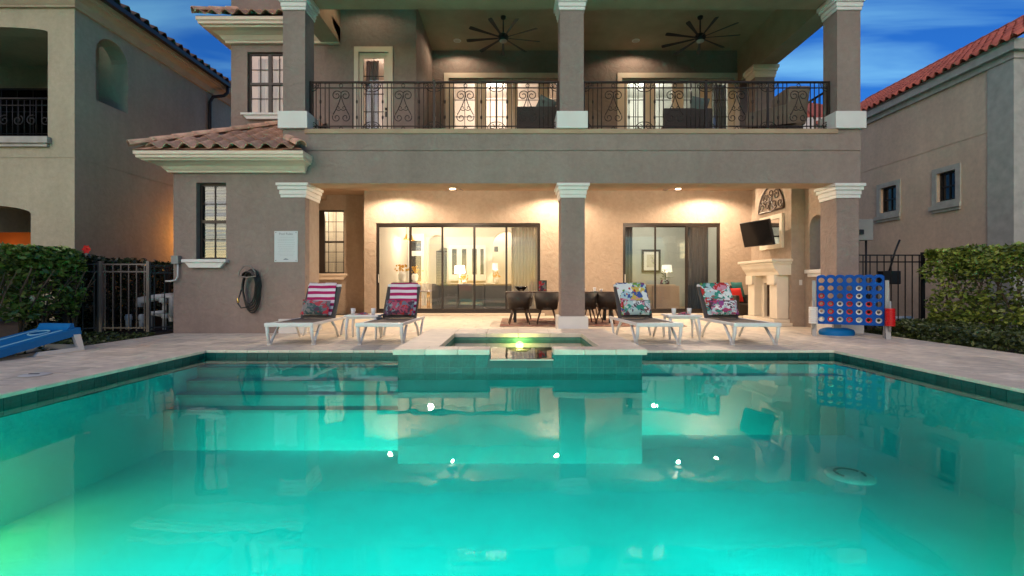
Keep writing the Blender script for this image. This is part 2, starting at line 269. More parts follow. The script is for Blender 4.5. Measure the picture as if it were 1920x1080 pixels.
# ------------------------------------------------------------------ mesh helpers
class MB:
    def __init__(s): s.v = []; s.f = []; s.m = []; s.sm = []
    def add(s, vs, fs, mi=0, smooth=False):
        o = len(s.v); s.v += [tuple(p) for p in vs]
        for f in fs: s.f.append([i + o for i in f]); s.m.append(mi); s.sm.append(smooth)
        return s
    def box(s, x0, x1, y0, y1, z0, z1, mi=0, xf=None, bev=0.0):
        if x0 > x1: x0, x1 = x1, x0
        if y0 > y1: y0, y1 = y1, y0
        if z0 > z1: z0, z1 = z1, z0
        if bev > 0:
            b = min(bev, (x1-x0)/2.01, (y1-y0)/2.01, (z1-z0)/2.01); cx, cy, cz = (x0+x1)/2, (y0+y1)/2, (z0+z1)/2
            bm = bmesh.new(); bmesh.ops.create_cube(bm, size=1)
            bmesh.ops.scale(bm, vec=(x1-x0, y1-y0, z1-z0), verts=bm.verts)
            bmesh.ops.bevel(bm, geom=list(bm.edges), offset=b, segments=2, affect='EDGES', profile=0.7)
            bmesh.ops.translate(bm, vec=(cx, cy, cz), verts=bm.verts); bm.verts.ensure_lookup_table()
            vs = [tuple(v.co) for v in bm.verts]; fs = [[v.index for v in f.verts] for f in bm.faces]; bm.free()
            if xf: vs = [tuple(xf @ Vector(p)) for p in vs]
            return s.add(vs, fs, mi)
        vs = [(x0,y0,z0),(x1,y0,z0),(x1,y1,z0),(x0,y1,z0),(x0,y0,z1),(x1,y0,z1),(x1,y1,z1),(x0,y1,z1)]
        if xf: vs = [tuple(xf @ Vector(p)) for p in vs]
        return s.add(vs, [[0,3,2,1],[4,5,6,7],[0,1,5,4],[1,2,6,5],[2,3,7,6],[3,0,4,7]], mi)
    def tube(s, pts, r, n=8, mi=0, cap=True, closed=False):
        pts = [Vector(p) for p in pts]; rs = r if isinstance(r, (list, tuple)) else [r] * len(pts)
        vs = []; k = len(pts); up = None
        for i, p in enumerate(pts):
            if closed: t = (pts[(i+1) % k] - pts[i-1])
            else: t = pts[min(i+1, k-1)] - pts[max(i-1, 0)]
            t.normalize()
            if up is None: up = Vector((0, 0, 1)) if abs(t.z) < 0.9 else Vector((1, 0, 0))
            a = t.cross(up)
            if a.length < 1e-4: a = t.orthogonal()
            a.normalize(); bb = a.cross(t).normalized(); up = bb
            for j in range(n):
                th = 2 * math.pi * j / n; vs.append(p + (a * math.cos(th) + bb * math.sin(th)) * rs[i])
        fs = []
        for i in range(k if closed else k-1):
            for j in range(n):
                a0 = i*n+j; a1 = i*n+(j+1) % n; i2 = (i+1) % k; b0 = i2*n+j; b1 = i2*n+(j+1) % n
                fs.append([a0, b0, b1, a1])
        if cap and not closed: fs += [list(range(n))[::1], [(k-1)*n + j for j in range(n)][::-1]]
        return s.add(vs, fs, mi, True)
    def lathe(s, prof, c=(0, 0, 0), n=16, mi=0, a0=0, a1=2*math.pi):
        full = abs(a1 - a0 - 2*math.pi) < 1e-6; k = n if full else n + 1; vs = []
        for (r, z) in prof:
            for j in range(k):
                th = a0 + (a1-a0) * j / n; vs.append((c[0] + r*math.cos(th), c[1] + r*math.sin(th), c[2] + z))
        fs = []
        for i in range(len(prof)-1):
            for j in range(n):
                fs.append([i*k+j, i*k+(j+1) % k, (i+1)*k+(j+1) % k, (i+1)*k+j])
        return s.add(vs, fs, mi, True)
    def prism(s, poly, a, b, axis='y', mi=0, xf=None):
        """extrude polygon (list of (u,w)) between a and b along axis. axis y: (x,z); x: (y,z); z: (x,y)"""
        def P(u, w, t): return {'y': (u, t, w), 'x': (t, u, w), 'z': (u, w, t)}[axis]
        n = len(poly); vs = [P(u, w, a) for u, w in poly] + [P(u, w, b) for u, w in poly]
        if xf: vs = [tuple(xf @ Vector(p)) for p in vs]
        fs = [list(range(n)), [n+i for i in range(n)][::-1]] + [[i, i+n, (i+1) % n + n, (i+1) % n] for i in range(n)]
        return s.add(vs, fs, mi)
    def wall(s, u0, u1, z0, z1, t0, t1, holes=(), axis='y', mi=0):
        """wall in the (u,z) plane, thickness t0..t1 along axis, rectangular holes (u0,u1,z0,z1)"""
        us = sorted({u0, u1, *[h[0] for h in holes], *[h[1] for h in holes]}); us = [u for u in us if u0 <= u <= u1]
        zs = sorted({z0, z1, *[h[2] for h in holes], *[h[3] for h in holes]}); zs = [z for z in zs if z0 <= z <= z1]
        def solid(i, j):
            if i < 0 or j < 0 or i >= len(us)-1 or j >= len(zs)-1: return False
            cu, cz = (us[i]+us[i+1])/2, (zs[j]+zs[j+1])/2
            return not any(h[0] < cu < h[1] and h[2] < cz < h[3] for h in holes)
        def P(u, z, t): return (u, t, z) if axis == 'y' else (t, u, z)
        for i in range(len(us)-1):
            for j in range(len(zs)-1):
                if not solid(i, j): continue
                a, b, c, d = us[i], us[i+1], zs[j], zs[j+1]
                for t in (t0, t1): s.add([P(a,c,t),P(b,c,t),P(b,d,t),P(a,d,t)], [[0,1,2,3]], mi)
                if not solid(i-1, j): s.add([P(a,c,t0),P(a,c,t1),P(a,d,t1),P(a,d,t0)], [[0,1,2,3]], mi)
                if not solid(i+1, j): s.add([P(b,c,t0),P(b,c,t1),P(b,d,t1),P(b,d,t0)], [[0,1,2,3]], mi)
                if not solid(i, j-1): s.add([P(a,c,t0),P(b,c,t0),P(b,c,t1),P(a,c,t1)], [[0,1,2,3]], mi)
                if not solid(i, j+1): s.add([P(a,d,t0),P(b,d,t0),P(b,d,t1),P(a,d,t1)], [[0,1,2,3]], mi)
        return s
    def arch(s, u0, u1, zs, zt, t0, t1, axis='y', rise=None, n=14, mi=0):
        """fills the spandrels of an arched head between spring zs and flat top zt"""
        r = (u1-u0)/2; rise = rise if rise else r; cu = (u0+u1)/2
        def P(u, z, t): return (u, t, z) if axis == 'y' else (t, u, z)
        pts = [(cu - r*math.cos(math.pi*i/n), zs + rise*math.sin(math.pi*i/n)) for i in range(n+1)]
        for i in range(n):
            (a, za), (b, zb) = pts[i], pts[i+1]
            vs = [P(a,za,t0),P(b,zb,t0),P(b,zt,t0),P(a,zt,t0),P(a,za,t1),P(b,zb,t1),P(b,zt,t1),P(a,zt,t1)]
            s.add(vs, [[0,1,2,3],[7,6,5,4],[0,4,5,1]], mi)
        return s
    def mesh(s, name, mats, off=(0, 0, 0)):
        me = bpy.data.meshes.new(name)
        me.from_pydata([(x-off[0], y-off[1], z-off[2]) for x, y, z in s.v], [], s.f)
        for m in (mats if isinstance(mats, (list, tuple)) else [mats]): me.materials.append(m)
        me.polygons.foreach_set('material_index', s.m); me.polygons.foreach_set('use_smooth', s.sm)
        me.update(); return me
    def build(s, name, mats, parent=None, world=True, **props):
        off = (0, 0, 0)
        if world and parent is not None: off = wloc(parent)
        elif parent is None and world:
            a = np.array(s.v); off = ((a[:,0].min()+a[:,0].max())/2, (a[:,1].min()+a[:,1].max())/2, a[:,2].min())
            off = tuple(float(q) for q in off)
        o = bpy.data.objects.new(name, s.mesh(name, mats, off)); C.objects.link(o)
        if parent is not None: o.parent = parent
        elif world: o.location = off
        for k, v in props.items(): o[k] = v
        return o
def wloc(o):
    v = Vector((0, 0, 0))
    while o is not None: v = v + o.location; o = o.parent
    return tuple(v)
def thing(name, label, cat, loc=(0, 0, 0), rz=0.0, group=None):
    o = bpy.data.objects.new(name, None); C.objects.link(o); o.location = loc; o.rotation_euler = (0, 0, rz)
    o.empty_display_size = 0.2; o['label'] = label; o['category'] = cat
    if group: o['group'] = group
    return o
def tag(o, label, cat, group=None):
    o['label'] = label; o['category'] = cat
    if group: o['group'] = group
    return o
def kids(o): return [c for c in list(bpy.data.objects) if c.parent == o]
def dup(root, loc, rz=None, label=None):
    allc = {}
    for c in bpy.data.objects: allc.setdefault(c.parent, []).append(c)
    def rec(o, par):
        c = o.copy(); C.objects.link(c); c.parent = par
        for k in allc.get(o, []): rec(k, c)
        return c
    r = rec(root, None); r.location = loc
    if rz is not None: r.rotation_euler = (0, 0, rz)
    if label: r['label'] = label
    return r
def light(name, kind, loc, energy, col, size=0.1, rot=None, spot=None, blend=0.5, sy=None, parent=None):
    l = bpy.data.lights.new(name, kind); l.energy = energy; l.color = col
    if kind == 'AREA':
        l.size = size
        if sy: l.shape = 'RECTANGLE'; l.size_y = sy
    else: l.shadow_soft_size = size
    if kind == 'SPOT': l.spot_size = R(spot); l.spot_blend = blend
    o = bpy.data.objects.new(name, l); C.objects.link(o)
    if rot: o.rotation_euler = rot
    if parent is not None:
        w = wloc(parent); o.parent = parent; o.location = (loc[0]-w[0], loc[1]-w[1], loc[2]-w[2])
    else: o.location = loc
    return o
WARM = (1.0, 0.78, 0.56); SOFTW = (1.0, 0.84, 0.66)
def inst(mesh, name, parent, mw):
    """one object sharing `mesh`, placed with world matrix mw under an unrotated parent"""
    o = bpy.data.objects.new(name, mesh); C.objects.link(o); o.parent = parent
    w = wloc(parent); o.matrix_basis = Matrix.Translation((-w[0], -w[1], -w[2])) @ mw
    return o

# ------------------------------------------------------------------ roof tiles
def make_tile_mesh(name, m, w=0.30, l=0.42, h=0.085):
    n = 10; prof = []
    for i in range(n+1):
        t = i / n; x = (t-0.5) * w * 1.04
        z = h * math.sin(math.pi * min(1, t/0.62)) if t < 0.62 else -0.35*h * math.sin(math.pi*(t-0.62)/0.38)
        prof.append((x, z))
    b = MB(); vs = []
    for y, dz in ((0, 0), (l, -0.012)):
        for x, z in prof: vs.append((x, y, z + dz))
    for x, z in prof: vs.append((x, 0.004, z - 0.022))
    fs = [[i, i+1, n+1+i+1, n+1+i] for i in range(n)] + [[2*(n+1)+i, 2*(n+1)+i+1, i+1, i] for i in range(n)]
    b.add(vs, fs, 0, False); b.add([vs[0], vs[n+1], (vs[n+1][0], vs[n+1][1], -.02), (vs[0][0], 0, -.02)], [[0,1,2,3]])
    return b.mesh(name, m)
def tiles(parent, tm, origin, u, v, nu, nv, keep=lambda a, b: True, du=0.30, dv=0.34, cap=300, mat_=None):
    """rows of S tiles. origin: eave corner; u: along the eave; v: up the slope (unit vectors)"""
    u = Vector(u).normalized(); v = Vector(v).normalized(); n = u.cross(v).normalized()
    if n.z < 0: n = -n
    rest = MB(); cnt = 0
    for j in range(nv):
        for i in range(nu):
            if not keep((i+.5)*du, (j+.5)*dv): continue
            p = Vector(origin) + u*((i+.5)*du + random.uniform(-.006, .006)) + v*(j*dv + random.uniform(-.012, .012)) + n*(0.03 + random.uniform(-.003, .006))
            vv = (v - n*0.0 + n*(-0.05)).normalized()
            uu = vv.cross(n) if vv.cross(n).dot(u) > 0 else n.cross(vv)
            uu = (uu + v*random.uniform(-.02, .02)).normalized()
            m = Matrix(((uu.x, vv.x, n.x, p.x), (uu.y, vv.y, n.y, p.y), (uu.z, vv.z, n.z, p.z), (0, 0, 0, 1)))
            if cnt < cap: inst(tm, 'roof_tile', parent, m); cnt += 1
            else:
                rest.add([m @ q.co for q in tm.vertices], [list(f.vertices) for f in tm.polygons])
    if rest.v: rest.build('roof_tile_field', mat_, parent, kind='stuff')
TM_MAIN = make_tile_mesh('roof_tile', M['tile_roof'], h=.068)
TM_L = make_tile_mesh('roof_tile_brown', M['tile_roof_l'])
TM_R = make_tile_mesh('roof_tile_red', M['tile_roof_r'], w=.23, l=.36, h=.07)

# ------------------------------------------------------------------ ground, deck, pool
g = MB(); g.add([(-400,-400,-.06),(-4.8,-400,-.06),(-4.8,1200,-.06),(-400,1200,-.06),(5.0,-400,-.06),(400,-400,-.06),(400,1200,-.06),(5.0,1200,-.06),
                 (-4.8,7.3,-.06),(5.0,7.3,-.06),(-4.8,-3.5,-.06),(5.0,-3.5,-.06)], [[0,1,2,3],[4,5,6,7],[8,9,7,2],[1,4,11,10]])
ground = g.build('ground', M['mulch'], kind='structure', world=False)

PX0, PX1, PY0, PY1 = -4.42, 4.62, -2.0, 6.90
SX0, SX1, SY0, SY1 = -1.37, 1.53, 5.60, 8.20      # spa outer footprint
deck = MB()
deck.box(-6.62, PX0-0.02, PY0-1.0, PY1+.02, -.30, -.035); deck.box(PX1+.02, 6.92, PY0-1.0, PY1+.02, -.30, -.035)
deck.box(-6.62, 6.92, PY1+.02, 15.0, -.30, -.035); deck.box(PX0-.02, PX1+.02, PY0-1.0, PY0-.02, -.30, -.035)
deck = deck.build('pool_deck', M['joint'], kind='structure', world=False)
PAVERS = {}
def paver(x0, x1, y0, y1):
    w, h = round(x1-x0, 3), round(y1-y0, 3); g_ = 0.005
    if (w, h) not in PAVERS:
        b = MB(); b.box(g_, w-g_, g_, h-g_, 0, .036, bev=0.003); PAVERS[(w, h)] = b.mesh('paver', M['travertine'])
    return PAVERS[(w, h)]
slots = []
pw, ph = 0.61, 0.406
ny = int((15.0 - (PY0-1.0)) / ph) + 1
for j in range(ny):
    y0 = PY0 - 1.0 + j*ph; y1 = y0 + ph
    off = (j % 2) * pw/2
    i = -1
    while True:
        x0 = -6.62 + i*pw + off; x1 = x0 + pw; i += 1
        if x0 >= 6.92: break
        a0, a1 = max(x0, -6.62), min(x1, 6.92)
        if a1 - a0 < 0.03 or y1 > 15.01: continue
        # clip against pool (with coping) and spa
        segs = [(a0, a1)]
        if y1 > PY0-.30 and y0 < PY1+.30:
            q0, q1 = PX0-.30, PX1+.30; ns = []
            for (s0, s1) in segs:
                if s1 <= q0 or s0 >= q1: ns.append((s0, s1))
                else:
                    if s0 < q0-.02: ns.append((s0, q0))
                    if s1 > q1+.02: ns.append((q1, s1))
            segs = ns
        if y1 > SY0 and y0 < SY1-.05:
            q0, q1 = SX0, SX1; ns = []
            for (s0, s1) in segs:
                if s1 <= q0 or s0 >= q1: ns.append((s0, s1))
                else:
                    if s0 < q0-.02: ns.append((s0, q0))
                    if s1 > q1+.02: ns.append((q1, s1))
            segs = ns
        for s0, s1 in segs: slots.append((s0, s1, y0, y1))
        ye = PY1 + .30
        if y0 < ye < y1:
            for q0, q1 in ((max(a0, PX0-.30), min(a1, SX0)), (max(a0, SX1), min(a1, PX1+.30))):
                if q1 - q0 > .03: slots.append((q0, q1, ye, y1))
vis = lambda s: s[2] > 0.4*abs((s[0]+s[1])/2) - .3
slots = [s for s in slots if s[3] > s[2]]
slots.sort(key=lambda s: (0 if vis(s) else 1, s[2]))
rest = MB(); npav = 0
def clip_y(s):
    return s
for s in slots:
    if npav < 260 and vis(s):
        o = bpy.data.objects.new('paver', paver(*s)); C.objects.link(o); o.parent = deck; o.location = (s[0], s[2], -.036 + random.uniform(-.0008, .0008)); npav += 1
    else: rest.box(s[0]+.0035, s[1]-.0035, s[2]+.0035, s[3]-.0035, -.0365, -.0005)
rest.build('paver_field', M['travertine'], deck, kind='stuff')

# pool shell
pool = MB(); FZ = -1.15
def quad(b, a, c, d, e, mi=0): b.add([a, c, d, e], [[0, 1, 2, 3]], mi)
quad(pool, (PX0,PY0,FZ),(PX1,PY0,FZ),(PX1,PY1,FZ),(PX0,PY1,FZ))
for (xa, ya, xb, yb) in ((PX0,PY0,PX0,PY1),(PX1,PY0,PX1,PY1),(PX0,PY1,PX1,PY1),(PX0,PY0,PX1,PY0)):
    quad(pool, (xa,ya,FZ),(xb,yb,FZ),(xb,yb,-.03),(xa,ya,-.03))
pool = pool.build('pool_basin', M['plaster'], kind='structure', world=False)
stepy = [6.72, 6.50, 6.28, 6.06]; stepz = [-.22, -.36, -.50, -.64]
for k in range(4):
    b = MB(); b.box(PX0+.003, SX0-.003, stepy[k], (PY1-.003 if k == 0 else stepy[k-1]), FZ+.002, stepz[k]); b.build('step', M['plaster_dimmed'], pool)
    e = MB(); e.box(PX0+.003, SX0-.003, stepy[k]-.008, stepy[k]+.03, stepz[k]-.03, stepz[k]+.004); e.build('step_edge', M['step_trim'], pool)
b = MB(); b.box(SX1+.003, PX1-.003, 6.68, PY1-.003, FZ+.002, -.33); b.build('bench', M['plaster_dimmed'], pool)
# waterline tiles on the basin (back and side walls), each its own
tb = MB(); tb.box(0.002, .148, 0, .008, 0, .146, bev=.002); TILE = tb.mesh('tile', M['pool_tile'])
gr = MB(); gr.box(PX0, PX1, PY1-.006, PY1-.001, -.20, -.032); gr.box(PX0+.001, PX0+.006, PY0, PY1, -.20, -.032); gr.box(PX1-.006, PX1-.001, PY0, PY1, -.20, -.032)
gr.build('tile_backing', M['grout'], pool)
def tile_row(parent, p0, dirx, nrm, n, z, step=.15):
    d = Vector(dirx); nn = Vector(nrm); rot = Matrix(((d.x, -nn.x, 0, 0), (d.y, -nn.y, 0, 0), (0, 0, 1, 0), (0, 0, 0, 1)))
    for i in range(n):
        p = Vector(p0) + d*(i*step) + nn*(.008 + random.uniform(0, .001)); inst(TILE, 'tile', parent, Matrix.Translation((p.x, p.y, z)) @ rot)
tile_row(pool, (PX0, PY1-.006, 0), (1, 0, 0), (0, -1, 0), 20, -.181)
tile_row(pool, (SX1+.01, PY1-.006, 0), (1, 0, 0), (0, -1, 0), 20, -.181)
tile_row(pool, (PX0+.006, 0.4, 0), (0, 1, 0), (1, 0, 0), 43, -.181)
tile_row(pool, (PX1-.006, 6.88, 0), (0, -1, 0), (-1, 0, 0), 43, -.181)
# coping stones
def coping(x0, x1, y0, y1, z0=-.03, z1=.0, parent=deck, overhang=0):
    b = MB(); b.box(x0+.002, x1-.002, y0+.002, y1-.002, z0, z1+.004, bev=.010); return b.mesh('coping_stone', M['coping'])
def cop_row(xa, ya, n, step, along, w, z0=-.032, z1=.002, parent=deck):
    if along == 'x': me = coping(0, step, 0, w, z0, z1)
    else: me = coping(0, w, 0, step, z0, z1)
    for i in range(n):
        inst(me, 'coping_stone', parent, Matrix.Translation((xa + (i*step if along == 'x' else 0), ya + (i*step if along == 'y' else 0), random.uniform(-.0006, .0006))))
cop_row(PX0+.015-.315, PY1-.03, 11, (SX0-PX0+.30)/11, 'x', .33)
cop_row(SX1, PY1-.03, 11, (PX1+.30-SX1)/11, 'x', .33)
cop_row(PX0-.30, PY0, 29, (PY1-.03-PY0)/29, 'y', .33)
cop_row(PX1-.03, PY0, 29, (PY1-.03-PY0)/29, 'y', .33)
cop_row(PX0-.30, PY0-.30, 31, (PX1-PX0+.60)/31, 'x', .30)
# water
w = MB(); wz = -.09
xs = [PX0, SX0, SX1, PX1]
quad(w, (PX0,PY0,wz),(PX1,PY0,wz),(PX1,SY0,wz),(PX0,SY0,wz)); quad(w, (PX0,SY0,wz),(SX0,SY0,wz),(SX0,PY1,wz),(PX0,PY1,wz)); quad(w, (SX1,SY0,wz),(PX1,SY0,wz),(PX1,PY1,wz),(SX1,PY1,wz))
w.build('pool_water', M['water'], kind='structure', world=False)
m, N, Lk, bs = nodemat('water_volume'); N.remove(bs); pv = N.new('ShaderNodeVolumePrincipled'); pv.inputs['Color'].default_value = (0.12, 0.86, 0.80, 1); pv.inputs['Density'].default_value = 0.17
pv.inputs['Anisotropy'].default_value = 0.3; Lk.new(pv.outputs[0], N['Material Output'].inputs['Volume'])
wb = MB(); wb.box(PX0+.001, PX1-.001, PY0+.001, SY0+.012, FZ+.001, wz-.006); wb.build('pool_water_body', m, kind='structure', world=False)
# main drain
dr = thing('drain_cover', 'round white drain cover with dark curved slots on the pool floor', 'drain', (3.68, 5.25, FZ))
b = MB(); b.lathe([(0, .03), (.17, .03), (.23, .02), (.24, 0)], (3.68, 5.25, FZ), 32); b.build('cover_plate', M['white_pl'], dr)
b = MB()
for a0, a1 in ((R(20), R(160)), (R(175), R(215)), (R(-35), R(5))):
    b.tube([(3.68 + .14*math.cos(a0+(a1-a0)*t/10), 5.25 + .14*math.sin(a0+(a1-a0)*t/10), FZ+.03) for t in range(11)], .014, 6)
b.build('slot', M['black'], dr)
# skimmers: deck lid and wall mouth
lid = MB(); lid.lathe([(0, .010), (.105, .010), (.13, .004)], (-5.0, 5.02, 0.001), 28)
lid = tag(lid.build('deck_drain', M['white_pl']), 'round pale skimmer lid set in the deck beside the pool', 'drain cover')
b = MB(); b.box(-5.06, -4.96, 5.01, 5.03, .012, .016); b.build('finger_slot', M['black'], lid)
b = MB(); b.wall(4.86, 5.16, -.20, -.035, PX0+.009, PX0+.016, [(4.885, 5.135, -.175, -.05)], 'x'); sk = tag(b.build('skimmer_mouth', M['pool_tile']), 'rectangular skimmer mouth in the pool wall below the coping', 'skimmer')
b = MB(); b.box(PX0+.009, PX0+.012, 4.885, 5.135, -.175, -.05); b.build('dark_opening', M['black'], sk)  # flat black plate stands in for the shaded skimmer opening
# lamps in the pool walls; the near strip and right-hand lamp are unseen additions
def pool_lamp(x, y, z, nx, ny, e, col, label):
    t = thing('pool_lamp', label, 'pool light', (x, y, z), group='lamps set in the pool walls')
    a = math.atan2(ny, nx); b = MB(); b.lathe([(0, .02), (.09, .015), (.11, 0)], (0, 0, 0), 20)
    rot = Matrix.Rotation(a, 4, 'Z') @ Matrix.Rotation(R(90), 4, 'Y'); b.v = [tuple(rot @ Vector(p)) for p in b.v]
    b.build('lens', M['poollamp'], t, world=False)
    light('pool_light', 'POINT', (x + nx*.28, y + ny*.28, z), e, col, .12, parent=t)
E_FAR, E_NEAR, E_SIDE = 215, 14, 28
CY = (0.02, 1.0, 0.82)
t = thing('pool_lamp', 'unseen green underwater lamp added on the right pool wall to tint the water', 'pool light', (PX1, 2.6, -.4))  # unseen lamp, added to turn the right side of the water greener
bb_ = MB(); bb_.lathe([(0,.03),(.09,.02),(.11,0)], (0,0,0), 18); bb_.v = [(PX1-p[2], 2.6+p[0], -.4+p[1]) for p in bb_.v]; bb_.build('lens', M['white_pl'], t)
light('side_light', 'SPOT', (PX1-.1, 2.6, -.35), E_SIDE*.6, (0.10, 1.0, 0.30), .1, (R(60), 0, R(20)), 120, .8, parent=t)
t = thing('fill_light_strip', 'unseen underwater strip added on the near pool wall to light the water evenly', 'pool light', (.1, PY0, -.4))  # unseen strip, added to spread even light over the pool floor
bb_ = MB(); bb_.box(-3.9, 4.1, PY0+.002, PY0+.05, -.46, -.40, bev=.01); bb_.build('fill_strip_housing', M['white_pl'], t)
light('strip_fill_far', 'AREA', (-.3, PY0+.10, -.34), E_FAR, CY, 6.4, (R(90-13), 0, 0), sy=.10, parent=t).data.spread = R(27)
light('strip_fill_near', 'AREA', (-.3, PY0+.10, -.38), E_NEAR, CY, 6.4, (R(50), 0, 0), sy=.10, parent=t).data.spread = R(100)
t = thing('pool_lamp', 'green tinted underwater lamp on the side wall in front of the skimmer', 'pool light', (PX0, 3.5, -.4))
bb_ = MB(); bb_.lathe([(0,.03),(.09,.02),(.11,0)], (0,0,0), 18); bb_.v = [(PX0+p[2], 3.5+p[0], -.4+p[1]) for p in bb_.v]; bb_.build('lens', M['white_pl'], t)
light('side_light', 'SPOT', (PX0+.1, 3.5, -.30), E_SIDE, (1.0, 0.80, 0.18), .15, (R(42), 0, R(-60)), 120, .9, parent=t)
# ------------------------------------------------------------------ spa
spa = thing('raised_spa', 'raised rectangular spa with teal tiled front and pale stone coping', 'spa', (0.08, 5.6, -.09))
IX0, IX1, IY0, IY1 = -.90, 1.05, 5.86, 7.43
NX0, NX1 = -.27, .47
b = MB()   # core walls
b.wall(SX0+.02, SX1-.02, FZ, .125, SY0+.02, IY0-.004, [(NX0, NX1, .078, .125)])
b.box(SX0+.02, IX0-.004, IY0-.004, SY1-.05, -.30, .125); b.box(IX1+.004, SX1-.02, IY0-.004, SY1-.05, -.30, .125); b.box(IX0-.004, IX1+.004, IY1+.004, SY1-.05, -.30, .125)
b.build('spa_wall', mat('spa_plaster_dimmed', (0.035, 0.27, 0.27), .8, var=.15, vscale=3), spa)  # plaster darkened in colour to offset the strong pool light on this wall
b = MB(); b.box(SX0+.021, NX0-.001, SY0+.013, SY0+.0195, -.17, .125); b.box(NX1+.001, SX1-.021, SY0+.013, SY0+.0195, -.17, .125); b.box(NX0-.001, NX1+.001, SY0+.013, SY0+.0195, -.17, .06); b.build('tile_backing', M['grout'], spa)
b = MB()
quad(b, (IX0,IY0,-.75),(IX1,IY0,-.75),(IX1,IY1,-.75),(IX0,IY1,-.75))
for (xa, ya, xb, yb) in ((IX0,IY0,IX0,IY1),(IX1,IY0,IX1,IY1),(IX0,IY1,IX1,IY1)): quad(b, (xa,ya,-.75),(xb,yb,-.75),(xb,yb,.12),(xa,ya,.12))
b.wall(IX0, IX1, -.75, .12, IY0, IY0+.002, [(NX0, NX1, .078, .12)])
b.box(IX0+.01, IX0+.40, IY0+.01, IY1-.01, -.75, -.30); b.box(IX1-.40, IX1-.01, IY0+.01, IY1-.01, -.75, -.30); b.box(IX0+.40, IX1-.40, IY1-.40, IY1-.01, -.75, -.30)
b.build('spa_basin', mat('spa_basin_tile', (0.07, 0.24, 0.15), .4, var=.25, vscale=12), spa)
b = MB(); quad(b, (IX0,IY0,.083),(IX1,IY0,.083),(IX1,IY1,.083),(IX0,IY1,.083)); quad(b, (NX0,SY0-.015,.083),(NX1,SY0-.015,.083),(NX1,IY0,.083),(NX0,IY0,.083))
b.build('spa_water', M['spawater'], spa)
b = MB(); b.box(NX0, NX1, SY0-.02, IY0, .062, .0775); b.build('spillway_lip', M['coping'], spa)
# front facing tiles (rows from below the water to the coping)
for r_, z in enumerate((-.17, -.02)):
    zt = z
    for i in range(19):
        x = SX0 + .025 + i*.15
        if r_ == 1 and NX0-.1 < x < NX1-.05: continue
        inst(TILE, 'tile', spa, Matrix.Translation((x, SY0+.012, zt)) @ Matrix.Scale(1, 4))
# coping
def stone(x0, x1, y0, y1):
    b = MB(); b.box(x0+.0015, x1-.0015, y0+.0015, y1-.0015, .128, .192, bev=.012); b.build('coping_stone', M['coping'], spa)
def stones(x0, x1, y0, y1, n, along):
    for i in range(n):
        if along == 'x': stone(x0+(x1-x0)*i/n, x0+(x1-x0)*(i+1)/n, y0, y1)
        else: stone(x0, x1, y0+(y1-y0)*i/n, y0+(y1-y0)*(i+1)/n)
stones(SX0-.03, NX0, SY0-.03, IY0-.0, 3, 'x'); stones(NX1, SX1+.03, SY0-.03, IY0, 3, 'x')
stones(SX0-.03, IX0, IY0, IY1, 4, 'y'); stones(IX1, SX1+.03, IY0, IY1, 4, 'y')
stones(SX0-.03, SX1+.03, IY1, SY1, 6, 'x')
b = MB(); b.lathe([(0, .02), (.055, .015), (.065, 0)], (0, 0, 0), 18); b.v = [(.10+p[0], IY1-.001-p[2], .005+p[1]) for p in b.v]; b.build('lamp_lens', M['spalamp'], spa)
light('spa_light', 'POINT', (0.1, IY1-.18, -.02), 6, (1.0, .76, .25), .05, parent=spa)

# ------------------------------------------------------------------ main house
H = thing('main_house', 'two storey taupe stucco house with balcony and lit covered patio', 'house', (0, 9.3, 0))
def part(b, name, m, parent=None, **k): return b.build(name, m, parent if parent is not None else H, **k)
F = 9.3
# left wing
b = MB(); b.wall(-6.58, -4.46, 0, 3.45, F, F+.2, [(-6.14, -5.56, 1.43, 2.92)]); b.box(-4.46, -4.03, F, F+.2, 0, 3.95); part(b, 'wing_wall', M['taupe'])
b = MB(); b.box(-6.58, -6.38, F+.2, 15.4, 0, 3.6); b.box(-4.46, -4.03, F+.2, 9.96, 0, 3.95); b.box(-6.38, -4.46, 9.85, 9.96, 0, 3.6); part(b, 'side_wall', M['taupe_low'])
# front beam
b = MB(); b.box(-4.03, 6.73, F, 9.8, 2.91, 3.535); b.box(-4.03, 6.73, F-.012, 9.8, 3.545, 3.865); b.box(-4.03, 6.73, F+.006, 9.79, 3.53, 3.55)
b.box(6.28, 6.73, F, 9.8, 3.865, 3.95); part(b, 'front_beam', M['taupe'])
b = MB(); b.box(-4.03, 6.28, F-.035, 9.8, 3.865, 3.955, bev=.008); part(b, 'balcony_curb', M['soffit'])
b = MB(); b.box(-4.02, 6.26, F+.004, 9.805, 2.904, 2.9095); part(b, 'beam_soffit', M['soffit'])
# slab, back walls
b = MB(); b.box(-4.46, 6.72, 9.801, 10.95, 3.78, 3.93); b.box(-5.9, -4.46, 9.85, 10.95, 3.78, 3.93); b.box(-5.9, 7.4, 10.95, 15.4, 3.78, 3.93); b.box(-6.5, -5.9, 9.97, 15.4, 3.6, 3.7); b.box(-5.96, -5.901, 9.97, 15.2, 3.701, 3.93); part(b, 'lanai_ceiling', M['soffit'])
b = MB(); b.wall(-4.5, 7.4, 0, 3.78, 14.5, 14.7, [(-4.14, .82, .08, 2.80), (3.32, 6.26, .08, 2.80)])
b.wall(-6.38, -4.5, 0, 3.78, 15.2, 15.4, [(-6.15, -5.35, 1.29, 3.30)]); b.box(-4.5, -4.3, 14.7, 15.4, 0, 3.78)
b.box(7.2, 7.4, 10.8, 14.5, 0, 3.78); part(b, 'patio_wall', M['taupe_low'])
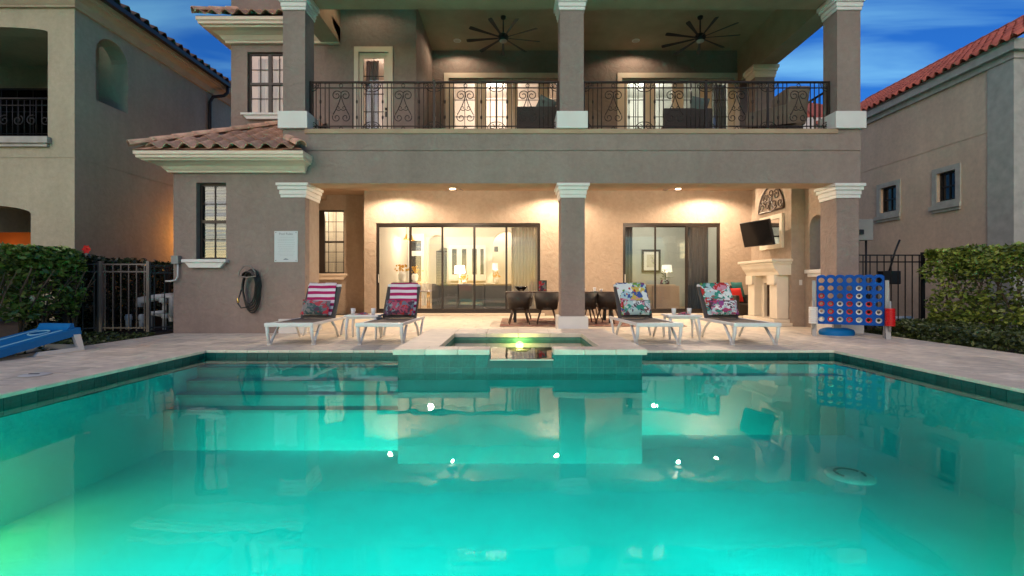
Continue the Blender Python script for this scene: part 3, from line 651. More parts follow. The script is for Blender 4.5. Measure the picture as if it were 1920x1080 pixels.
# chimney breast with fireplace opening on its left face
b = MB(); b.wall(10.8, 12.4, 0, 3.78, 6.26, 6.7, [(11.28, 11.88, .16, 1.12)], 'x'); b.box(6.70, 7.2, 10.8, 12.4, 0, 3.78); part(b, 'chimney_breast', M['taupe_low'])
b = MB(); b.box(6.62, 6.695, 11.285, 11.875, .16, 1.12); b.box(6.28, 6.62, 11.285, 11.30, .16, 1.12); b.box(6.28, 6.62, 11.86, 11.875, .16, 1.12); b.box(6.28, 6.62, 11.30, 11.86, .161, .19); part(b, 'firebox', M['soot'])
# right side wall with arched opening
b = MB(); b.wall(9.8, 10.8, 0, 3.78, 6.56, 6.73, [(10.12, 10.62, 1.27, 2.50)], 'x'); b.arch(10.12, 10.62, 2.20, 2.50, 6.56, 6.73, 'x', .25); part(b, 'arched_side_wall', M['taupe_low'])
b = MB(); b.box(6.48, 6.80, 10.06, 10.68, 1.19, 1.27, bev=.01); b.box(6.52, 6.78, 10.10, 10.64, 1.11, 1.19, bev=.01); part(b, 'arch_sill', M['white'])
# columns
def column(x0, x1, z0, z1, y0=F, y1=F+.5, base=(.0, .33), cap=.28, bb=.06, low=True, capm=None, basem=None, name='column'):
    b = MB(); b.box(x0, x1, y0, y1, z0, z1); c = part(b, name, M['taupe'])
    if cap:
        q = MB(); zc = z1 - cap
        q.box(x0-.02, x1+.02, y0-.02, y1+.02, zc, zc+.06, bev=.008); q.box(x0-.035, x1+.035, y0-.035, y1+.035, zc+.06, zc+.15, bev=.02)
        q.box(x0-.06, x1+.06, y0-.06, y1+.06, zc+.15, zc+.22, bev=.015); q.box(x0-.085, x1+.085, y0-.085, y1+.085, zc+.22, z1-.003, bev=.008)
        q.build('capital', capm or M['white'], c)
    if base:
        q = MB(); q.box(x0-bb, x1+bb, y0-bb, y1+bb, z0+.001, z0+base[1], bev=.012); q.build('base', basem or M['white'], c)
    return c
column(.93, 1.39, 0, 2.905)
column(6.27, 6.70, 0, 2.90, F+.001, 9.79)
# pilaster trims on the left wing corner
b = MB()
for dz0, dz1, o in ((0, .06, .02), (.06, .15, .035), (.15, .22, .06), (.22, .277, .085)):
    b.box(-4.50-o+.02, -4.03+o, F-o, 9.97+o*.3, 2.63+dz0, 2.63+dz1, bev=.01)
part(b, 'pilaster_capital', M['white'])
b = MB(); b.box(-4.52, -3.97, F-.06, 10.0, .001, .28, bev=.012); part(b, 'pilaster_base', M['white'])
# upper columns
for (x0, x1) in ((-4.46, -4.03), (.91, 1.37), (6.28, 6.73)):
    column(x0, x1, 3.956, 6.56, F, 9.72, (0, .33), .30, .07, name='upper_column')
column(6.20, 6.70, 3.956, 6.56, 12.3, 12.7, (0, .33), .30, .07, capm=M['cream'], name='upper_column')
# upper beams and ceiling
b = MB(); b.box(-4.46, 6.73, F, 9.8, 6.562, 7.9); b.box(-4.46, -4.03, 9.8, 11.2, 6.562, 7.9); b.box(6.28, 6.73, 9.8, 13.45, 6.562, 7.9); part(b, 'roof_beam', M['soffit'])
b = MB(); b.box(-4.03, 6.28, 9.8, 13.45, 7.5, 7.6); part(b, 'balcony_ceiling', M['soffit'])
b = MB(); b.box(-4.5, 6.8, 9.2, 14.2, 7.9, 8.0); b.box(-6.6, -2, 11.1, 16, 8.01, 8.1); part(b, 'roof_deck', M['tile_roof'])
# upper walls
b = MB(); b.wall(-6.58, -2.26, 3.95, 8.0, 11.2, 11.4, [(-6.20, -5.22, 4.92, 6.37), (-3.60, -2.90, 3.955, 6.36)]); b.box(-2.46, -2.26, 11.4, 13.65, 3.95, 8.0)
b.wall(-2.26, 6.73, 3.95, 7.5, 13.45, 13.65, [(-1.80, 1.75, 3.955, 6.72), (3.05, 6.20, 3.955, 6.72)]); b.box(-6.58, -6.38, 11.4, 16, 3.95, 8.0); part(b, 'upper_wall', M['taupe'])

# cornices (stepped) --------------------------------------------------
PROF = [(0, 0), (.16, 0), (.18, .10), (.24, .16), (.34, .34), (.56, .47), (.80, .52), (.82, .60), (.93, .63), (.95, .78), (1.0, .81), (1.0, 1.0), (0, 1.0)]
def cornice(x0, x1, y, z0, z1, out, yb, left=True, kr=.34, yr=None, name='cornice', m='cream', parent=None):
    b = MB(); st_ = []
    for o_, h_ in PROF:
        o = out*o_; z = z0+(z1-z0)*h_; row = []
        if left: row += [(x0-o, yb, z), (x0-o, y-o, z)]
        else: row += [(x0, y-o, z)]
        row += [(x1+o*kr, y-o, z)]
        if yr is not None: row += [(x1+o*kr, yr, z)]
        st_.append(row)
    k = len(st_[0])
    for i in range(len(st_)-1):
        for j in range(k-1): b.add([st_[i][j], st_[i][j+1], st_[i+1][j+1], st_[i+1][j]], [[0,1,2,3]])
    for j in (0, k-1): b.add([row[j] for row in st_], [list(range(len(st_)))])
    return b.build(name, M[m], parent or H)
cornice(-6.581, -4.029, F-.001, 3.10, 3.42, .44, 13.0, yr=9.29)
cornice(-6.581, -4.03, 11.199, 6.54, 6.93, .50, 15, kr=0)
# skirt roof over the wing
sl = math.atan2(4.68-3.46, 11.2-8.85)
roof = MB(); roof.add([(-7.04,8.85,3.44),(-3.88,8.85,3.44),(-4.33,9.29,3.67),(-4.47,9.75,3.90),(-4.47,11.19,4.68),(-4.69,11.19,4.68),(-7.04,13,3.44),(-4.47,9.29,3.67)],
                      [[0,1,2,7],[0,7,3,4,5],[0,5,6]]); roof = part(roof, 'skirt_roof', M['tile_roof'])
vs = (0, math.cos(sl), math.sin(sl))
def keep_skirt(a, c):
    d = c*math.cos(sl); x = -7.04 + a
    if a < d + .02: return False
    if d < .47: return x < -3.90 - d*.6
    return x < -4.40
tiles(roof, TM_MAIN, (-7.04, 8.83, 3.46), (1, 0, 0), vs, 11, 8, keep_skirt)
def keep_left(a, c): return a < 4.3 - c*math.cos(sl)
tiles(roof, TM_MAIN, (-7.06, 13.2, 3.46), (0, -1, 0), (math.cos(sl), 0, math.sin(sl)), 14, 7, keep_left)
def hip(parent, p0, p1, m, r=.10, step=.36, name='hip_tile'):
    p0, p1 = Vector(p0), Vector(p1); L_ = (p1-p0).length; d = (p1-p0).normalized(); n = max(1, int(L_/step))
    side = d.cross(Vector((0,0,1))).normalized(); up = side.cross(d)
    b = MB(); k = 7; vs_ = []
    for y, rr in ((0, 1.08), (step*1.12, .9)):
        for i in range(k): th = math.pi*i/(k-1); vs_.append((math.cos(th)*r*rr, y, math.sin(th)*r*rr))
    for i in range(k): th = math.pi*i/(k-1); vs_.append((math.cos(th)*r*.9, 0, math.sin(th)*r*.9))
    b.add(vs_, [[i,i+1,k+i+1,k+i] for i in range(k-1)] + [[2*k+i,2*k+i+1,i+1,i] for i in range(k-1)]); me = b.mesh(name, m)
    for i in range(n):
        p = p0 + d*i*step
        inst(me, name, parent, Matrix(((side.x,d.x,up.x,p.x),(side.y,d.y,up.y,p.y),(side.z,d.z,up.z,p.z),(0,0,0,1))))
hip(roof, (-7.06, 8.83, 3.50), (-4.75, 11.15, 4.75), M['tile_roof'])
hip(roof, (-3.90, 8.83, 3.50), (-4.40, 9.28, 3.78), M['tile_roof'], step=.3)
# upper left eave tiles
uroof = MB(); uroof.add([(-7.08,10.7,6.94),(-4.03,10.7,6.94),(-4.03,13,8.2),(-5,13,8.2),(-7.08,15,6.94)], [[0,1,2,3],[0,3,4]]); uroof = part(uroof, 'upper_roof', M['tile_roof'])
tiles(uroof, TM_MAIN, (-7.08, 10.66, 6.96), (1, 0, 0), (0, .88, .48), 10, 3, lambda a, c: a > c*.88)
hip(uroof, (-7.10, 10.64, 7.0), (-5.5, 12.2, 7.9), M['tile_roof'])

# windows ---------------------------------------------------------------
def window(x0, x1, z0, z1, y, mats=('bronze', 'glass'), cols=2, rows=4, double=True, parent=None, name='window', depth=.06):
    """hung window in an opening facing -Y: frame with sashes, muntins, glass"""
    parent = parent or H; t = .045; b = MB()
    b.wall(x0+.002, x1-.002, z0+.002, z1-.002, y, y+depth, [(x0+t, x1-t, z0+t, z1-t)])
    if double: zm = (z0+z1)/2; b.box(x0+t, x1-t, y-.012, y+depth-.01, zm-.028, zm+.028)
    f = b.build(name, M[mats[0]], parent)
    zs_ = [z0+t, z1-t]
    b = MB(); s = .008
    for c in range(1, cols): xx = x0+t + (x1-x0-2*t)*c/cols; b.box(xx-s, xx+s, y+.008, y+.022, z0+t, z1-t)
    for r_ in range(1, rows):
        if double and r_*2 == rows: continue
        zz = z0+t + (z1-z0-2*t)*r_/rows; b.box(x0+t, x1-t, y+.009, y+.021, zz-s, zz+s)
    b.build('glazing_bar', M[mats[0]], f)
    b = MB(); b.box(x0+t, x1-t, y+.025, y+.029, z0+t, z1-t); b.build('glass_pane', M[mats[1]], f)
    return f
def blinds(parent, x0, x1, z0, z1, y, pitch=.055, m='blind', tilt=.5):
    me = MB(); me.box(0, x1-x0, -.031, .031, -.0015, .0015); me.v = [(p[0], p[1]*math.cos(tilt)-p[2]*math.sin(tilt), p[1]*math.sin(tilt)+p[2]*math.cos(tilt)) for p in me.v]
    mesh = me.mesh('slat', M[m]); n = int((z1-z0)/pitch)
    for i in range(n): inst(mesh, 'slat', parent, Matrix.Translation((x0, y, z0 + (i+.5)*pitch)))
def sill(x0, x1, y, z0, z1, m='white', out=.12):
    b = MB(); b.box(x0, x1, y-out, y-.002, z0+(z1-z0)*.62, z1, bev=.012)
    b.prism([(x0+.05, z0+(z1-z0)*.60), (x1-.05, z0+(z1-z0)*.60), (x1-.13, z0), (x0+.13, z0)], y-out*.75, y-.002, 'y'); return part(b, 'window_sill', M[m])
f = window(-6.14, -5.56, 1.43, 2.92, F+.11); sill(-6.35, -5.50, F, 1.27, 1.43)
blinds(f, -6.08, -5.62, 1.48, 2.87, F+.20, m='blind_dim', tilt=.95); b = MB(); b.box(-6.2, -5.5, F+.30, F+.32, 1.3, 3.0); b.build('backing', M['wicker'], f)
f = window(-6.15, -5.35, 1.29, 3.30, 15.26, rows=6, cols=3); sill(-6.28, -5.22, 15.2, 1.10, 1.29, 'cream')
blinds(f, -6.10, -5.40, 1.34, 3.25, 15.37, tilt=.15)
b = MB(); b.box(-6.15, -5.98, 15.22, 15.30, 1.30, 3.29); b.build('side_frame', M['bronze'], f)
f = window(-6.20, -5.22, 4.92, 6.37, 11.26, cols=4, rows=4); sill(-6.30, -5.10, 11.2, 4.78, 4.92)
b = MB(); b.box(-5.74, -5.66, 11.255, 11.32, 4.93, 6.36); b.build('mullion', M['bronze'], f)

# curtain: wavy thin sheet
def curtain(x0, x1, z0, z1, y, m, name='curtain', waves=7, amp=.035, pinch=0.0, side=1, parent=None, label=None):
    n = waves*8; b = MB(); rows = 9; vs_ = []
    for t_ in (0, 1):
        for r_ in range(rows+1):
            v_ = r_/rows; z = z0+(z1-z0)*v_
            sq = 1 - pinch*math.sin(min(1, v_*1.0)*math.pi*.5)**1 if pinch < 0 else 1 - pinch*(1-v_)**0.8
            for i in range(n+1):
                u = i/n; x = (x0 + (x1-x0)*u*sq) if side > 0 else (x1 - (x1-x0)*(1-u)*sq)
                yy = y + amp*math.sin(u*waves*2*math.pi + .3*math.sin(v_*3)) + (.004 if t_ else 0)
                vs_.append((x, yy, z))
    k = n+1; fs = []
    for t_ in (0, 1):
        o = t_*(rows+1)*k
        for r_ in range(rows):
            for i in range(n): fs.append([o+r_*k+i, o+r_*k+i+1, o+(r_+1)*k+i+1, o+(r_+1)*k+i])
    b.add(vs_, fs, 0, True); o = b.build(name, M[m], parent)
    if label: tag(o, label, 'curtain')
    return o
# sliding doors -----------------------------------------------------------
def sliding(x0, x1, z0, z1, y, n, label=None):
    b = MB(); t = .05; b.wall(x0+.002, x1-.002, z0+.002, z1-.002, y+.03, y+.15, [(x0+t, x1-t, z0+t, z1-.07)]); f = part(b, 'sliding_door', M['bronze'])
    w_ = (x1-x0-2*t)/n
    for i in range(n):
        a = x0+t+i*w_; c = a+w_; yy = y+.05+(i % 2)*.035; s = .032
        b = MB(); b.wall(a-(.01 if i else 0), c+(.01 if i < n-1 else 0), z0+t+.001, z1-.071, yy, yy+.03, [(a+s, c-s, z0+t+.08, z1-.12)]); b.build('door_panel', M['bronze'], f)
        b = MB(); b.box(a+s, c-s, yy+.012, yy+.018, z0+t+.08, z1-.12); b.build('glass_pane', M['glass'], f)
    b = MB(); b.box(x0+t+.012, x0+t+.030, y+.015, y+.05, 1.0, 1.25, bev=.004); b.build('handle', M['white_pl'], f)
    return f
sliding(-4.14, .82, .08, 2.80, 14.5, 5); sliding(3.32, 6.26, .08, 2.80, 14.5, 3)
b = MB(); b.box(-4.3, .95, 14.36, 14.498, .001, .075, bev=.01); b.box(3.2, 6.26, 14.36, 14.498, .001, .075, bev=.01); part(b, 'door_threshold', M['stone'])
# upstairs french doors
def french(x0, x1, z1, y, n):
    b = MB(); z0 = 3.956; b.wall(x0-.13, x1+.13, z0, z1+.14, y-.04, y-.002, [(x0, x1, z0-1, z1)]); f = part(b, 'french_door', M['cream'])
    w_ = (x1-x0)/n
    for i in range(n):
        a, c = x0+i*w_, x0+(i+1)*w_
        b = MB(); b.wall(a+.003, c-.003, z0, z1-.002, y+.02, y+.07, [(a+.16, c-.16, z0+.28, z1-.12)]); lf = b.build('door_leaf', M['cream'], f)
        b = MB(); s = .009
        xm = (a+c)/2; b.box(xm-s, xm+s, y+.035, y+.048, z0+.28, z1-.12)
        for r_ in range(1, 5): zz = z0+.28+(z1-z0-.40)*r_/5; b.box(a+.16, c-.16, y+.036, y+.047, zz-s, zz+s)
        b.box(a+.16, c-.16, y+.052, y+.056, z0+.28, z1-.12, 1); b.build('glazing', [M['bronze'], M['glass']], f)
    return f
french(-1.80, 1.75, 6.72, 13.45, 4); french(3.05, 6.20, 6.72, 13.45, 4)
b = MB(); z0 = 3.956; b.wall(-3.70, -2.80, z0, 6.48, 11.16, 11.198, [(-3.60, -2.90, z0-1, 6.36)]); b.wall(-3.597, -2.903, z0, 6.355, 11.22, 11.27, [(-3.50, -3.02, z0+.2, 6.24)]); f = part(b, 'balcony_door', M['cream'])
b = MB()
for r_ in range(1, 5): zz = z0+.2+2.08*r_/5; b.box(-3.50, -3.02, 11.235, 11.247, zz-.008, zz+.008)
xm = -3.26; b.box(xm-.008, xm+.008, 11.236, 11.246, z0+.2, 6.24); b.build('glazing_bar', M['bronze'], f)
b = MB(); b.box(-3.50, -3.02, 11.25, 11.254, z0+.2, 6.24); b.build('glass_pane', M['glass'], f)
b = MB(); b.lathe([(0,0),(.03,.0),(.03,.04),(0,.05)], (-2.96, 11.2, 5.02), 10); b.box(-2.985, -2.935, 11.19, 11.22, 4.86, 4.98, bev=.008); b.build('handle', M['bronze'], f)

# ------------------------------------------------------------------ balcony railing
def spiral(cx, cz, r0, a0, turns, y, n=22, shrink=.22, sgn=1):
    pts = []
    for i in range(n+1):
        t = i/n; r = r0*(1-(1-shrink)*t); a = a0 + sgn*turns*2*math.pi*t; pts.append((cx + r*math.cos(a), y, cz + r*math.sin(a)))
    return pts
def railing(x0, x1, nb, label, y=9.52, z0=3.965, z1=4.97):
    t = thing('balcony_railing', label, 'railing', ((x0+x1)/2, y, z0), group='wrought iron balcony railings'); rr = .009
    b = MB(); b.box(x0, x1, y-.028, y+.028, z1-.03, z1, bev=.008); b.build('top_rail', M['iron'], t)
    b = MB(); b.box(x0, x1, y-.012, y+.012, z1-.135, z1-.117); b.build('middle_rail', M['iron'], t)
    b = MB(); b.box(x0, x1, y-.012, y+.012, z0+.11, z0+.128); b.build('middle_rail', M['iron'], t)
    b = MB(); b.box(x0, x1, y-.015, y+.015, z0+.01, z0+.03); b.build('bottom_rail', M['iron'], t)
    bw = (x1-x0)/nb; zl, zh = z0+.12, z1-.126
    for k in range(nb+1):
        x = x0 + k*bw; s = .024 if k % 2 == 0 else .018; x = min(max(x, x0+s), x1-s)
        b = MB(); b.box(x-s, x+s, y-s, y+s, z0-.004, z1 - .031 + (.05 if k % 2 == 0 and 0 < k < nb else 0)); b.build('post', M['iron'], t)
    pk = MB(); pk.tube([(0,0,zl-z0-.10), (0,0,zh-z0+.10)], rr, 6); PK = pk.mesh('picket', M['iron'])
    pk = MB(); pk.tube([(0,0,zl-z0-.10), (0,0,zh-z0+.10)], rr, 6); pk.lathe([(rr,.56),(.02,.59),(.02,.62),(rr,.65)], (0,0,0), 8); pk.lathe([(rr,.25),(.02,.28),(.02,.31),(rr,.34)], (0,0,0), 8); PKK = pk.mesh('picket_knot', M['iron'])
    for k in range(nb):
        xa, xb = x0+k*bw, x0+(k+1)*bw; w_ = xb-xa
        for u, kn in ((.10, 0), (.17, 1), (.245, 0), (.31, 0), (.69, 0), (.755, 1), (.83, 0), (.90, 0)):
            inst(PKK if kn else PK, 'picket', t, Matrix.Translation((xa+u*w_, y, z0)))
        # corner scrolls beside the posts
        for sx, xc in ((1, xa+.025), (-1, xb-.025)):
            for sz, zc in ((-1, z1-.035), (1, z0+.03)):
                b = MB(); q = .17
                b.tube([(xc + sx*q*math.cos(a)*.95, y-.014, zc + sz*q*math.sin(a)) for a in [i*math.pi/16 for i in range(9)]], .008, 6)
                b.tube(spiral(xc+sx*.06, zc+sz*.075, .052, R(90), 1.25, y-.014, sgn=sx), .007, 5)
                b.tube(spiral(xc+sx*.115, zc+sz*.035, .030, R(0), 1.2, y-.014, sgn=-sx), .006, 5)
                b.build('corner_scroll', M['iron'], t)
        # central S scrolls
        xm = xa+.5*w_; zmid = (zl+zh)/2
        for sgn in (1, -1):
            b = MB(); zt = zh-.13; zb = zl+.13
            pts = [(xm + sgn*p[0], y, p[2]) for p in spiral(.085, zt-.02, .10, R(150), 1.3, y, shrink=.25, sgn=-1)][::-1]
            n_ = 12
            for i in range(1, n_+1):
                u = i/n_; a_ = pts[len(spiral(0,0,.1,0,1,0))-1]
                pts.append((xm + sgn*(-.002 + .16*(u**1.6) - .0*u), y, (zt+.03)*(1-u) + (zb+.10)*u))
            b.tube(pts, .009, 6)
            b.tube([(xm + sgn*p[0], y, p[2]) for p in spiral(.09, zb+.04, .085, R(30), 1.2, y, shrink=.25, sgn=-1)], .008, 6)
            b.tube([(xm + sgn*p[0], y, p[2]) for p in spiral(.055, zmid-.02, .055, R(200), 1.1, y, shrink=.25, sgn=1)], .007, 6)
            b.build('scroll', M['iron'], t)
        for zc in (z1-.08, z0+.07):
            b = MB(); b.tube([(xm + .034*math.cos(a), y, zc+.034*math.sin(a)) for a in [i*2*math.pi/14 for i in range(14)]], .007, 6, closed=True); b.build('ring', M['iron'], t)
    return t
railing(-4.03, .905, 4, 'wrought iron balcony railing with scrolls over the left patio bay')
railing(1.375, 6.275, 4, 'wrought iron balcony railing with scrolls over the right patio bay')
t = thing('balcony_railing', 'short side railing of the balcony beyond the sofa, seen against a pale wall', 'railing', (6.5, 11, 3.96), group='wrought iron balcony railings')
b = MB(); b.box(6.48, 6.52, 9.72, 12.3, 4.94, 4.97); b.build('top_rail', M['iron'], t); b = MB(); b.box(6.49, 6.51, 9.72, 12.3, 3.98, 4.0); b.build('bottom_rail', M['iron'], t)
pk = MB(); pk.tube([(0,0,0), (0,0,.95)], .009, 6); PK = pk.mesh('side_picket', M['iron'])
for i in range(16): inst(PK, 'picket', t, Matrix.Translation((6.5, 9.85+i*.155, 3.99)))

# ------------------------------------------------------------------ house lamps
def downlight(x, y, z, e, label, m='bulb', grp='recessed patio downlights'):
    t = thing('downlight', label, 'downlight', (x, y, z), group=grp)
    b = MB(); b.lathe([(.075, -.012), (.10, -.010), (.105, 0)], (x, y, z-.001), 20); b.build('trim_ring', M['white_pl'], t)
    b = MB(); b.lathe([(0, -.004), (.074, -.004)], (x, y, z-.001), 20); b.build('lens', M[m], t)
    if e: light('downlight_lamp', 'SPOT', (x, y, z-.03), e, WARM, .05, (0, 0, 0), 160, .35, parent=t)
for x, lb in ((-3.45, 'recessed patio downlight above the kitchen end of the sliding doors'), (1.22, 'recessed patio downlight above the middle column'), (5.75, 'recessed patio downlight above the bedroom sliding doors')):
    downlight(x, 13.6, 3.78, 150, lb)
for x, y, lb in ((-3.3, 10.4, 'small round ceiling light added above the white balcony door as warm fill'), (-1.5, 12.9, 'round balcony ceiling light nearest the white door, unlit lens with an added fill spot'), (3.3, 12.9, 'round balcony ceiling light between the fans, unlit lens with an added fill spot')):  # the one above the white door is added only for warm fill
    downlight(x, y, 7.5, 15 if y > 12 else 7, lb, 'dimbulb', 'balcony ceiling lights')  # warm spots added under the unlit lenses to brighten the balcony
# ceiling fans
def fan(x, y, zc, zh, nb, L_, rz, label, lit=0, m='black'):
    t = thing('ceiling_fan', label, 'ceiling fan', (x, y, zh), rz, 'ceiling fans')
    b = MB(); b.tube([(0,0,.06), (0,0,zc-zh-.03)], .018, 8); b.lathe([(0, zc-zh), (.07, zc-zh), (.06, zc-zh-.05), (.02, zc-zh-.08)], n=16); b.build('rod', M[m], t, world=False)
    b = MB(); b.lathe([(0, .10), (.07, .10), (.12, .06), (.135, 0), (.11, -.06), (.09, -.07)], n=20); b.build('motor', M[m], t, world=False)
    b = MB(); b.lathe([(.09, -.07), (.085, -.09), (.05, -.11), (0, -.115)], n=16); b.build('light_lens', M['uplight'] if lit else M['dimbulb'], t, world=False)
    bl = MB(); xf = Matrix.Rotation(R(14), 4, 'X')
    bl.prism([(.11, -.022), (.45, -.030), (L_-.05, -.052), (L_, -.040), (L_, .040), (L_-.05, .052), (.45, .030), (.11, .022)], -.004, .004, 'z', xf=xf); BL = bl.mesh('blade', M[m])
    for k in range(nb):
        o = bpy.data.objects.new('blade', BL); C.objects.link(o); o.parent = t; o.rotation_euler = (0, 0, 2*math.pi*k/nb)
    if lit: light('fan_lamp', 'POINT', (x, y, zh-.2), lit, WARM, .03, parent=t)
    return t
fan(-.24, 11.75, 7.5, 6.98, 9, .92, .2, 'black nine blade fan on the balcony ceiling left of the middle column')
fan(4.58, 11.75, 7.5, 6.98, 9, .92, .55, 'black nine blade fan on the balcony ceiling right of the middle column')
fan(-1.5, 11.9, 3.78, 3.42, 5, .75, .1, 'patio ceiling fan with a lit lens above the left bay', 60, 'wood_dark')
fan(4.1, 11.9, 3.78, 3.42, 5, .75, .5, 'patio ceiling fan with a lit lens above the right bay', 60, 'wood_dark')

# ------------------------------------------------------------------ rooms seen through the glass
room = MB()
def roombox(x0, x1, y0, y1, z0, z1, m, floorm, name):
    b = MB()
    quad(b, (x0,y1,z0),(x1,y1,z0),(x1,y1,z1),(x0,y1,z1)); quad(b, (x0,y0,z0),(x0,y1,z0),(x0,y1,z1),(x0,y0,z1)); quad(b, (x1,y0,z0),(x1,y1,z0),(x1,y1,z1),(x1,y0,z1))
    quad(b, (x0,y0,z1),(x1,y0,z1),(x1,y1,z1),(x0,y1,z1)); r_ = part(b, name, M[m])
    b = MB(); b.box(x0, x1, y0, y1, z0-.02, z0); part(b, 'room_floor', M[floorm]); return r_
LR = roombox(-4.28, 2.6, 14.72, 23.0, .08, 3.9, 'int_wall', 'int_floor', 'living_room_wall')
roombox(2.7, 7.2, 14.72, 19.0, .08, 3.5, 'int_grey', 'int_floor', 'bedroom_wall')
roombox(-2.2, 2.3, 13.66, 16.6, 3.96, 7.4, 'int_pink', 'int_floor', 'upper_room_wall')
roombox(2.4, 6.72, 13.66, 16.6, 3.96, 7.4, 'int_grey', 'int_floor', 'upper_bedroom_wall')
roombox(-6.37, -2.47, 11.42, 15.5, 3.96, 7.4, 'int_pink', 'int_floor', 'upper_side_room_wall')
roombox(-6.37, -4.55, 15.42, 17, .05, 3.7, 'int_wall', 'int_floor', 'side_room_wall')
# kitchen wall with arches at depth 20
KD = 20.0
b = MB(); b.wall(-4.28, 2.6, .08, 3.9, KD, KD+.25, [(-4.22, -3.72, 1.0, 2.0), (-3.55, -2.75, .08, 3.0), (-.85, .35, .08, 3.15)])
b.arch(-3.55, -2.75, 2.6, 3.0, KD, KD+.25, rise=.4); b.arch(-.85, .35, 2.65, 3.15, KD, KD+.25, rise=.5); part(b, 'arched_partition', M['int_wall'])
b = MB(); b.wall(-4.28, 2.6, .08, 3.9, 21.6, 21.7, [(-3.45, -2.75, .08, 2.6)]); b.arch(-3.45, -2.75, 2.25, 2.6, 21.6, 21.7, rise=.35); part(b, 'hall_partition', M['int_wall'])
t = thing('arched_door', 'brown arched wooden door at the end of the hallway beyond the living room', 'door', (-.1, 21.5, .08))
b = MB(); b.wall(-.08, .60, .08, 1.9, 21.5, 21.58); b.prism([(.26+.34*math.cos(a), 1.9+.34*math.sin(a)) for a in [i*math.pi/12 for i in range(13)]], 21.5, 21.58, 'y'); b.build('door_leaf', M['wood_mid'], t)
t = thing('shuttered_window', 'dark louvred shutters in the arched kitchen passage', 'shutter', (-3.1, 21.6, .9))
me = MB(); me.box(0, .30, -.02, .02, -.005, .005); SL = me.mesh('slat', M['wood_dark'])
for xx in (-3.45, -3.08):
    b = MB(); b.wall(xx, xx+.34, .9, 2.45, 21.57, 21.595, [(xx+.03, xx+.31, .95, 2.40)]); b.build('shutter_frame', M['wood_dark'], t)
    for i in range(20): inst(SL, 'slat', t, Matrix.Translation((xx+.02, 21.58, .99+i*.072)))
def simple(name, label, cat, build, mats, parent=None, group=None):
    b = MB(); build(b); o = b.build(name, mats, parent); tag(o, label, cat, group); return o
# kitchen units
t = thing('oven_tower', 'dark glass wall ovens in white kitchen cabinets behind the left pane', 'oven', (-5.0+.9, 19.5, .08))
b = MB(); b.wall(-4.27, -3.62, .08, 3.0, 19.45, 19.98, [(-4.18, -3.72, 2.30, 2.72), (-4.18, -3.72, .9, 2.10)]); b.build('cabinet', M['int_white'], t)
b = MB(); b.box(-4.18, -3.72, 19.50, 19.9, 2.30, 2.72, bev=.01); b.build('upper_oven', M['steel'], t); b = MB(); b.box(-4.18, -3.72, 19.50, 19.9, .9, 2.10, bev=.01); b.build('lower_oven', M['steel'], t)
t = thing('cabinet_run', 'white kitchen cabinets with tall dark glass doors behind the sofa lamp', 'cabinet', (-1.8, 19.6, .08))
b = MB(); b.wall(-2.62, -1.12, 1.1, 2.55, 19.6, 19.98, [(-2.50, -2.30, 1.35, 2.40), (-2.10, -1.90, 1.35, 2.40), (-1.68, -1.48, 1.35, 2.40), (-1.34, -1.20, 1.35, 2.40)]); b.box(-2.62, -1.12, 19.5, 19.98, .08, 1.0); b.build('cabinet_body', M['int_white'], t)
b = MB(); b.box(-2.55, -1.16, 19.70, 19.72, 1.3, 2.45); b.build('dark_glass', M['steel'], t)
t = thing('kitchen_island', 'white kitchen island with pale worktop inside the left sliding panes', 'kitchen island', (-4.0, 17.5, .08))
b = MB(); b.box(-4.25, -3.55, 17.2, 18.6, .08, 1.0); b.build('island_base', M['tan_leather'], t); b = MB(); b.box(-4.27, -3.30, 17.1, 18.7, 1.0, 1.05, bev=.01); b.build('worktop', M['ceramic'], t)
for k in range(3):
    b = MB(); b.box(-4.24, -3.56, 17.185, 17.2, .15+k*.28, .40+k*.28, bev=.005); b.build('drawer_front', M['int_white'], t)
def vase(x, y, z, s, label, fm='orchid', n=28):
    t = thing('flower_vase', label, 'vase', (x, y, z), group='flower arrangements indoors')
    b = MB(); b.lathe([(0,0),(.06*s,0),(.11*s,.08*s),(.12*s,.20*s),(.08*s,.27*s),(.07*s,.26*s)], (x,y,z), 14); b.build('vase', M['ceramic'], t)
    b = MB(); r_ = random.Random(int(x*100+y))
    for _ in range(n):
        th = r_.uniform(0, 6.28); ph = r_.uniform(.1, 1.3); rr = r_.uniform(.10, .24)*s
        c = Vector((x+rr*math.cos(th)*math.sin(ph)*1.2, y+rr*math.sin(th)*math.sin(ph), z+.27*s+rr*math.cos(ph)*1.1)); q = .035*s
        for k in range(3):
            a = r_.uniform(0, 3.1); d = Vector((math.cos(a), .3*math.sin(a*2), math.sin(a)))*q; e = Vector((-math.sin(a), .3, math.cos(a)))*q*.7
            b.add([c-d, c-e, c+d, c+e], [[0,1,2,3]])
    b.build('flowers', M[fm], t, kind='stuff'); return t
vase(-4.02, 17.4, 1.05, 1.25, 'white vase of yellow flowers on the kitchen island, nearer the door frame')
vase(-3.66, 17.9, 1.05, 1.1, 'white vase of yellow flowers on the kitchen island, second from the door frame')
def pendant(x, y, z, label):
    t = thing('pendant_lamp', label, 'pendant lamp', (x, y, z), group='brass pendant lamps over the island')
    b = MB(); b.tube([(x,y,z+.2),(x,y,3.88)], .006, 5); b.build('cord', M['black'], t)
    b = MB(); b.lathe([(.015,.20),(.03,.17),(.05,.08),(.13,0),(.12,0)], (x,y,z), 14); b.build('lamp_shade', M['gold'], t)
    light('pendant_bulb', 'POINT', (x, y, z-.03), 6, SOFTW, .04, parent=t)
pendant(-3.98, 17.9, 2.62, 'left one of two brass pendant lamps over the kitchen island'); pendant(-3.72, 17.6, 2.55, 'right one of two brass pendant lamps over the kitchen island')
